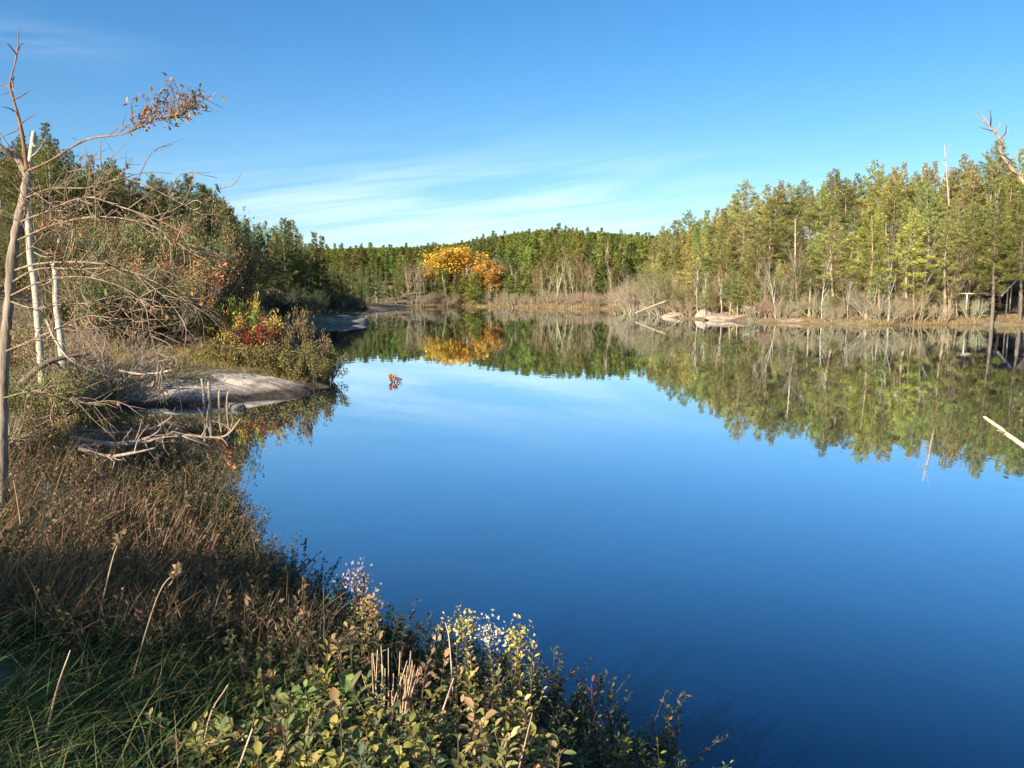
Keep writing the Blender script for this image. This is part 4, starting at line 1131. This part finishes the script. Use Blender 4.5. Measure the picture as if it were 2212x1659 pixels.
def edge_weeds(name, seed, n, hh, cols, leaf, per, i0, i1, inl):
    """undergrowth hanging over the near bank's edge"""
    rng = np.random.default_rng(seed)
    seg = poly[i0:i1 + 1]; L = np.linalg.norm(np.diff(seg, axis=0), axis=1); cum = np.concatenate([[0], np.cumsum(L)])
    t = rng.random(n) * cum[-1]; k = np.clip(np.searchsorted(cum, t) - 1, 0, len(L) - 1)
    q = seg[k] + (seg[k + 1] - seg[k]) * ((t - cum[k]) / L[k])[:, None] + rng.normal(0, .12, (n, 2))
    d = norm(np.stack([-(seg[k + 1] - seg[k])[:, 1], (seg[k + 1] - seg[k])[:, 0]], 1))
    q2 = q + d * .05
    sgn = np.where(shore_dist(q[:, 0] + d[:, 0] * .3, q[:, 1] + d[:, 1] * .3) > shore_dist(q[:, 0] - d[:, 0] * .3, q[:, 1] - d[:, 1] * .3), 1, -1)
    q = q + d * (sgn * inl * rng.random(n) ** 1.3)[:, None]
    z = np.maximum(height(q[:, 0], q[:, 1]), -.1)
    mb = MB(); C, D = [], []
    for x, y, zz in zip(q[:, 0], q[:, 1], z):
        r = np.array([x, y, zz]); h = hh * (.4 + .9 * rng.random()); dd = norm(np.array([rng.normal(.12, .35), rng.normal(.05, .3), 1]))
        p = spline([r, r + dd * h * .5, r + dd * h + rng.normal(0, .12 * h, 3)], 3)
        tube(mb, p, np.linspace(.0035, .0015, 7), 3, (.16, .11, .06), cap=False)
        m = int(per * (.5 + rng.random())); tt = (.1 + .9 * rng.random(m)) * 6; i = np.minimum(tt.astype(int), 5)
        C.append(p[i] + (p[i + 1] - p[i]) * (tt - i)[:, None] + rng.normal(0, .012, (m, 3))); D.append(norm(rdir(rng, m) + dd * .5))
    C, D = np.concatenate(C), np.concatenate(D); m = len(C)
    leaves4(mb, C, D, leaf * (.6 + .8 * rng.random(m)), leaf * .42 * (.6 + .8 * rng.random(m)), pick(rng, m, cols, .22), rng)
    tag(mb.build(name, M_LEAF), kind='stuff')
edge_weeds('undergrowth', 93, 1500, .36, DKG, .036, 34, 0, 9, 1.1)
edge_weeds('undergrowth', 94, 800, .42, [(2, (.13, .12, .05)), (2, (.20, .13, .07)), (1, (.09, .12, .05))], .045, 30, 8, 15, 1.0)

def stem_plant(name, u, vt, d, label, group, cols, leaf=.06, lw=.5, stems=4, per=14, spread=.16, wood=(.5, .42, .3), cat='plant', droop=.25, tipcol=None, lean=0.0, shape=(.75, 1.0), flower=False):
    """an upright leafy plant whose top stands at that pixel"""
    rng = np.random.default_rng(abs(hash((int(u), int(vt)))) % 100000)
    top = PT(u, vt, d)
    x = top[0] - lean
    b = np.array([x, d, H(x, d) - .02])
    if b[2] < -.1: b[2] = -.1
    hh = max(top[2] - b[2], .2)
    e = empty(name, b, label, cat, group)
    st, lf = MB(), MB(); C, D, T = [], [], []
    stems += 2; per = int(per * 1.9); leaf *= .70; lw *= .95
    for s in range(stems):
        f = 1 if s == 0 else .55 + .4 * rng.random()
        tp = np.array([lean, 0, hh]) * f + (0 if s == 0 else 1) * np.array([rng.normal(0, spread), rng.normal(0, spread * .8), 0])
        p = spline([rng.normal(0, .002, 3) * [1, 1, 0], tp * .5 + rng.normal(0, .035, 3), tp], 5)
        tube(st, p, np.linspace(.006, .002, len(p)), 5)
        k = int(per * f * max(1, hh / .7))
        t = np.linspace(.18, 1, k) ** .8 * (len(p) - 1); i = np.minimum(t.astype(int), len(p) - 2)
        c = p[i] + (p[i + 1] - p[i]) * (t - i)[:, None]
        a = np.arange(k) * 2.4 + rng.random() * 6 + rng.normal(0, .3, k)
        el = .1 + .8 * (t / len(p)) + rng.normal(0, .25, k)
        dd = np.stack([np.cos(a) * np.cos(el), np.sin(a) * np.cos(el), np.sin(el)], 1)
        tt = pick(rng, k, cols, .16)
        if tipcol is not None:
            q = t > .8 * (len(p) - 1); tt[q] = pick(rng, int(q.sum()), tipcol, .15)
        C.append(c + dd * .012); D.append(dd); T.append(tt)
    C, D, T = map(np.concatenate, (C, D, T)); n = len(C)
    L = leaf * (.6 + .7 * rng.random(n))
    leaves8(lf, C, D, np.tile([[0, 0, 1.0]], (n, 1)), L, L * lw, T, rng, 0, droop, .16, shape)
    st.build('stems', M_BARK, e, color=wood)
    lf0 = lf
    if flower:  # flower head and its stem are built into the leaves mesh
        fl = lf0; m = 150
        c = np.array([lean, 0, hh]) + rng.normal(0, 1, (m, 3)) * np.array([.045, .035, .05]) - [0, 0, .02]
        tube(fl, [np.array([lean, 0, hh - .12]), np.array([lean, 0, hh + .03])], [.003, .002], 4, tipcol[0][1])
        leaves4(fl, c, norm(rdir(rng, m) + [0, 0, .5]), .026 * (.6 + .8 * rng.random(m)), .016, pick(rng, m, tipcol, .2), rng)
    lf.build('leaves', M_LEAF, e)
    return e
LIME = [(3, (.29, .26, .06)), (2, (.38, .32, .08)), (1, (.17, .18, .045)), (1, (.42, .28, .10))]
SAGE = [(3, (.17, .18, .06)), (2, (.24, .235, .085)), (1, (.34, .25, .10)), (1, (.10, .13, .05))]
TANL = [(3, (.42, .27, .12)), (2, (.34, .28, .10)), (1, (.46, .22, .10))]
YELL = [(3, (.55, .42, .09)), (2, (.44, .38, .10)), (1, (.55, .46, .22))]
BLUEG = [(3, (.09, .13, .07)), (2, (.13, .16, .08)), (1, (.22, .22, .08))]
REDB = [(2, (.18, .05, .035)), (1, (.25, .09, .05))]
BRN = [(2, (.24, .14, .08)), (1, (.30, .18, .10))]
F = 'leafy plants on the near bank'
plants = [
    (640, 1305, 4.6, 'tan-tipped leafy plant, tallest on the left of the near bank shrubs', SAGE, .065, .5, 4, 14, BRN),
    (570, 1420, 4.3, 'dull sage-green plant at the left edge of the near bank shrubs', SAGE, .08, .42, 4, 12, None),
    (708, 1400, 4.0, 'lime-green upright plant with crowded narrow leaves on the near bank', LIME, .07, .4, 3, 22, None),
    (772, 1240, 4.9, 'grey-flowered tall stalk rising over the water at the near bank', SAGE, .05, .4, 2, 14, [(1, (.34, .24, .24)), (1, (.42, .32, .28))]),
    (800, 1300, 4.7, 'bushy plant with a tan seed head on the near bank behind the lime-green one', SAGE, .07, .5, 4, 14, TANL),
    (750, 1345, 4.3, 'sage plant with a few orange leaves beside the tan seed head', SAGE, .07, .55, 4, 12, TANL),
    (1000, 1345, 4.3, 'yellow-topped goldenrod, leftmost of the two flower tops over the water', LIME, .042, .45, 3, 24, YELL),
    (1118, 1372, 4.3, 'yellow-topped goldenrod, rightmost flower top over the dark water', LIME, .042, .45, 3, 20, YELL),
    (1055, 1362, 4.4, 'white-headed dry stalk between the two yellow goldenrods', [(1, (.4, .36, .3))], .03, .5, 1, 26, [(1, (.6, .55, .45))]),
    (1010, 1455, 3.7, 'bright lime-leaved plant under the left goldenrod', LIME, .055, .55, 4, 20, None),
    (1130, 1510, 3.6, 'yellow-green plant at the right end of the near bank shrubs', LIME, .06, .6, 5, 16, YELL),
    (960, 1425, 4.0, 'tan and yellow plant behind the bright lime-leaved one', LIME, .065, .6, 3, 14, TANL),
    (1040, 1560, 3.1, 'plant with broad orange-tan leaves low on the near bank', TANL, .085, .75, 4, 12, None),
    (600, 1545, 3.2, 'plant with broad buff leaves at the lower left of the shrubs', TANL, .09, .8, 4, 12, None),
    (660, 1490, 3.5, 'fresh green broad-leaved plant right of the buff-leaved one', [(2, (.18, .25, .07)), (1, (.3, .3, .1))], .09, .7, 4, 12, None),
    (760, 1490, 3.4, 'plant with long smooth grey-green leaves in the middle of the shrubs', SAGE, .10, .4, 4, 11, None),
    (720, 1570, 3.0, 'low yellow-green plant at the bottom under the long-leaved one', LIME, .085, .6, 4, 13, None),
    (850, 1540, 3.1, 'low sage plant at the bottom below the brown stalks', SAGE, .07, .5, 5, 16, None),
    (930, 1585, 2.9, 'low lime plant at the bottom, right of the sage one', LIME, .07, .55, 5, 16, None),
    (1100, 1600, 2.9, 'low cream-leaved plant at the bottom right of the shrubs', [(2, (.42, .36, .16)), (1, (.28, .27, .1))], .065, .5, 4, 15, None),
    (480, 1590, 2.8, 'low green plant with pointed leaves at the bottom left of the shrubs', SAGE, .09, .35, 4, 12, None),
    (560, 1640, 2.6, 'small pale green plant at the bottom edge below the buff leaves', LIME, .08, .5, 4, 12, None),
    (660, 1640, 2.6, 'dense olive plant at the bottom edge, left of the middle', LIME, .075, .55, 5, 14, None),
    (790, 1640, 2.6, 'dense sage plant at the bottom edge in the middle of the shrubs', SAGE, .07, .5, 5, 14, None),
    (1000, 1635, 2.7, 'dense yellowish plant at the bottom edge under the broad tan leaves', LIME, .07, .55, 5, 14, None),
    (1215, 1570, 3.9, 'dark bluish bush at the right foot of the near bank shrubs', BLUEG, .045, .4, 6, 22, None),
    (1270, 1600, 3.8, 'dark bluish bush next to the red-leaved sprig', BLUEG, .045, .4, 6, 22, None),
    (1350, 1575, 3.9, 'blue-green small-leaved bush at the bottom, farther out over the water', BLUEG, .045, .45, 6, 26, [(1, (.3, .3, .06)), (1, (.14, .18, .08))]),
    (1420, 1600, 3.9, 'rightmost blue-green bush at the bottom of the bank', BLUEG, .045, .45, 6, 24, [(1, (.28, .3, .06))]),
    (1465, 1645, 3.8, 'small dark bush at the very right end of the bank', BLUEG, .04, .4, 5, 20, None),
    (1278, 1478, 4.4, 'dark red-leaved sprig standing out over the dark water', REDB, .05, .4, 3, 9, None),
    (612, 1185, 7.2, 'thin dark sprig with few leaves over the water at the bank edge', [(1, (.10, .10, .05)), (1, (.2, .2, .06))], .07, .45, 2, 9, None),
    (560, 1160, 8.0, 'tiny dark sprig at the bank edge left of the thin one', [(1, (.10, .08, .05))], .06, .5, 2, 7, None),
    (665, 1235, 6.4, 'dark green bushy weed leaning over the water on the near bank', BLUEG, .06, .4, 6, 22, None),
    (735, 1270, 5.9, 'dark green weed beside the grey-flowered stalk', BLUEG, .06, .4, 6, 20, None),
    (590, 1265, 6.6, 'dark weedy clump on the bank edge below the thin sprig', BLUEG, .055, .4, 6, 22, None),
    (490, 1110, 9.6, 'pale green small plant at the farthest corner of the near bank', [(1, (.2, .3, .1)), (1, (.12, .18, .07))], .07, .5, 3, 14, None),
    (170, 1100, 7.6, 'yellow-green sprout among the brown stalks on the near bank', YELL, .07, .4, 3, 14, None),
    (870, 1395, 4.6, 'dark reddish sprig between the seed head and the goldenrods', REDB, .045, .4, 3, 10, None),
    (920, 1440, 3.6, 'tawny leafy weed right of the brown stalk bundle', BRN, .06, .5, 3, 14, None),
]
for (u, vt, d, lab, cols, leaf, lw, st_, per, tip) in plants:
    fl_ = tip is not None and ('goldenrod' in lab and 'topped' in lab or 'white-headed' in lab or 'grey-flowered' in lab or 'seed head on' in lab)
    stem_plant('leafy_plant', u, vt, d, lab, F, cols, leaf, lw, st_, per, tipcol=tip, flower=fl_, spread=.05 if fl_ else .16)
fp = np.random.default_rng(123)
KF = [(LIME, 'lime-green', .065, .5), (SAGE, 'sage-green', .065, .48), (SAGE, 'narrow-leaved sage', .08, .32), (LIME, 'round-leaved lime', .055, .8), (TANL, 'tan-leaved', .07, .6), (BLUEG, 'dark green', .055, .45)]
for i in range(52):
    d = fp.uniform(2.4, 4.4)
    u = fp.uniform(430, 1170) if d < 3.4 else fp.uniform(520, 1150)
    env = np.interp(u, [430, 520, 600, 700, 850, 950, 1050, 1170], [1570, 1450, 1380, 1380, 1470, 1480, 1470, 1560])
    vt = max(env + 12, np.interp(d, [2.4, 3.4, 4.4], [1610, 1500, 1410])) + fp.uniform(-20, 70)
    c, nm, lf_, lw_ = KF[int(fp.choice(6, p=[.27, .27, .14, .12, .10, .10]))]
    e = stem_plant('leafy_plant', u, vt, d, '', F, c, lf_ * fp.uniform(.8, 1.15), lw_, 4, 14)
    TREES.append(dict(o=e, look=nm + ' plant', where='on the near bank', u=u, y=d, h=1))
def stalk(pxs, r, label, seed, color, group='dry stalks on the near bank', head=0):
    b = PT(*pxs[0]); z = H(b[0], b[1]); b = np.array([b[0], b[1], z - .03])
    if 'stick' in label or 'twig' in label: pxs = [pxs[0], pxs[-1]]
    mb = MB(); p = spline([b] + [PT(*q) for q in pxs[1:]], 5) - b
    tube(mb, p, np.linspace(r, r * .4, len(p)), 6)
    o = tag(mb.build('dry_stalk', M_DEAD, None, True, color, b), label, 'stalk', group)
    rng = np.random.default_rng(seed)
    if head:
        m2 = MB(); c = p[-1] + rng.normal(0, .012, (head, 3)) - (p[-1] - p[-2]) * rng.random((head, 1)) * 2
        leaves4(m2, c, norm(rdir(rng, head) + [0, 0, .4]), .05, .03, pick(rng, head, [(1, (.30, .20, .10)), (1, (.36, .28, .14))]), rng)
        m2.build('seed_head', M_LEAF, o)
for k, (pxs, r, lab, c, hd) in enumerate([
    ([(70, 1300, 5.6), (85, 1200, 5.6), (105, 1040, 5.6)], .010, 'tall pale stalk with a dry leaf at its tip near the left edge', (1.3, 1.0, .7), 12),
    ([(52, 1190, 6.2), (42, 1110, 6.2), (30, 1040, 6.2)], .009, 'thin reddish stalk just left of the tall pale one', (1.0, .7, .5), 0),
    ([(85, 1640, 3.0), (120, 1500, 3.0), (152, 1405, 3.0)], .006, 'bent straw stalk in the dark grass at the lower left', (1.4, 1.1, .8), 0),
    ([(190, 1340, 4.6), (240, 1220, 4.6), (262, 1160, 4.6)], .006, 'slender straw stalk leaning right in the dark grass', (1.2, 1.0, .7), 14),
    ([(260, 1420, 3.9), (340, 1290, 3.9), (390, 1230, 3.9)], .006, 'slender dark straw leaning far right below the brown stalks', (.9, .7, .5), 14),
    ([(420, 1640, 2.9), (450, 1560, 2.9), (492, 1480, 2.9)], .006, 'brown straw stalk at the bottom left of the shrubs', (1.0, .8, .6), 0),
    ([(455, 1655, 2.7), (500, 1610, 2.7), (545, 1575, 2.7)], .008, 'pale stick lying across the bottom left of the shrubs', (1.5, 1.3, 1.0), 0),
    ([(985, 1480, 4.3), (972, 1400, 4.35), (962, 1345, 4.4)], .005, 'curved white stalk against the dark water left of the goldenrods', (1.6, 1.5, 1.4), 0),
    ([(880, 1420, 4.6), (920, 1365, 4.7), (955, 1340, 4.7)], .006, 'dark leaning twig against the water left of the goldenrods', (.4, .3, .28), 14),
    ([(1060, 1640, 2.9), (1110, 1580, 3.0), (1150, 1540, 3.1)], .006, 'grey stick slanting up at the right end of the shrubs', (1.1, .95, .8), 0),
    ([(880, 1560, 3.4), (930, 1500, 3.5), (980, 1465, 3.6)], .008, 'pale stick slanting right beside the brown stalk bundle', (1.4, 1.2, .95), 0)]):
    stalk(pxs, r, lab, k, c, head=hd)
def bundle(u, vt, d, n, label, seed, spread=.12, cols=(1.25, .95, .72), lean=(.06, 0), r=.006, hvar=.3):
    """a tuft of stiff dry stalks from one root"""
    rng = np.random.default_rng(seed)
    top = PT(u, vt, d); x = top[0] - lean[0]
    b = np.array([x, d, H(x, d) - .02]); hh = top[2] - b[2]
    mb = MB()
    for k in range(n):
        h = hh * (1 - hvar * rng.random())
        tp = np.array([lean[0] + rng.normal(0, spread), rng.normal(0, spread), h])
        p = spline([rng.normal(0, .025, 3) * [1, 1, 0], tp * .5 + rng.normal(0, .02, 3), tp], 4)
        tube(mb, p, np.linspace(r, r * .35, len(p)), 5)
    return tag(mb.build('dry_stalk_tuft', M_DEAD, None, True, cols, b), label, 'dry stalks', 'tufts of dry stalks on the near bank')
bundle(885, 1410, 3.6, 16, 'stiff tan stalk bundle in the middle of the near bank shrubs', 1, .05, (1.5, 1.15, .85), (.1, 0))
bundle(815, 1385, 3.8, 9, 'pale broken stalk bundle left of the stiff tan one', 2, .04, (1.5, 1.25, .9), (-.02, 0))
for k, (u, vt, d, lab) in enumerate([(240, 1048, 8.2, 'reddish-brown stalk tuft standing tallest beyond the dark grass'), (290, 1060, 8.0, 'reddish-brown stalk tuft right of the tallest one'), (350, 1090, 7.6, 'brown stalk tuft leaning right towards the water'),
        (390, 1115, 7.4, 'brown stalk tuft right of the leaning one'), (440, 1150, 7.2, 'low brown stalk tuft nearest the water'), (200, 1085, 7.8, 'brown stalk tuft left of the tallest one'), (320, 1140, 6.9, 'brown stalk tuft in front of the leaning one'),
        (150, 1140, 7.2, 'sparse brown stalk tuft by the yellow-green sprout'), (470, 1210, 6.5, 'dark brown stalk tuft lowest on the right of the bank')]):
    bundle(u, vt, d, 26, lab, 10 + k, .16, (.95, .62, .44), (.1, 0), .006, .5)

# ------------------------------------------------------------------ trees behind the viewer, whose shade lies over the near bank
br = np.random.default_rng(66)
for k, (x, y, h, wd) in enumerate([(-10.8, -5.0, 9.0, 1.15), (-13.8, -9.0, 10.5, 1.2)]):
    plant('spruce', 'spruce_tree', 'tree', x, y, h, (1, 1, 1), '', '', 'spruces on the bank behind the viewpoint', None, wd)
    TREES.pop()['o']['label'] = 'dark spruce on the bank behind the viewpoint'
for k, (x, y, h, wd) in enumerate([(-5.7, -.9, 3.1, .8), (-7.3, -.9, 3.4, .8), (-4.9, .2, 2.6, .6)]):
    plant('bush', 'shrub', 'shrub', x, y, h, (.1, .13, .05), '', '', 'shrubs on the bank behind the viewpoint', None, wd)
    TREES.pop()['o']['label'] = 'leafy green shrub on the bank behind the viewpoint'

# ------------------------------------------------------------------ labels: look, place and nearest landmark
LM = {'right': [(1533, 'the large boulder'), (1655, 'the coral shrub'), (1797, 'the golden shrub'), (1934, 'the thick pale trunk'), (2040, 'the dead snag'), (2166, 'the dark hut')],
      'far': [(820, 'the dark spruces'), (965, 'the golden aspen'), (1200, 'the hill summit'), (1345, 'the near brush')],
      'near': [(600, 'the buff-leaved plant'), (760, 'the long-leaved plant'), (885, 'the tan stalk bundle'), (1010, 'the left goldenrod'), (1118, 'the right goldenrod')],
      'left': [(66, 'the white trunk'), (265, 'the middle conifer'), (425, 'the orange-leaved tree'), (545, 'the crimson shrub'), (625, 'the pointed sapling'), (780, 'the rock ledge')]}
ORD = ['first', 'second', 'third', 'fourth', 'fifth', 'sixth', 'seventh', 'eighth', 'ninth', 'tenth', 'eleventh', 'twelfth', 'thirteenth', 'fourteenth', 'fifteenth']
sets = {}
for t in TREES:
    sets.setdefault((t['look'], t['where']), []).append(t)
for (look, where), ts in sets.items():
    lm = LM['right' if 'right' in where else 'far' if 'far' in where else 'near' if 'near bank' in where else 'left']
    for t in ts:
        t['lm'] = min(lm, key=lambda q: abs(q[0] - t['u']))
    for t in ts:
        side = 1 if t['u'] >= t['lm'][0] else -1
        same = sorted([abs(q['u'] - t['lm'][0]) for q in ts if q['lm'] is t['lm'] and (1 if q['u'] >= q['lm'][0] else -1) == side])
        i = same.index(abs(t['u'] - t['lm'][0]))
        t['o']['label'] = f"{look} {where}, {ORD[min(i, 14)]} {'right' if side > 0 else 'left'} of {t['lm'][1]}"
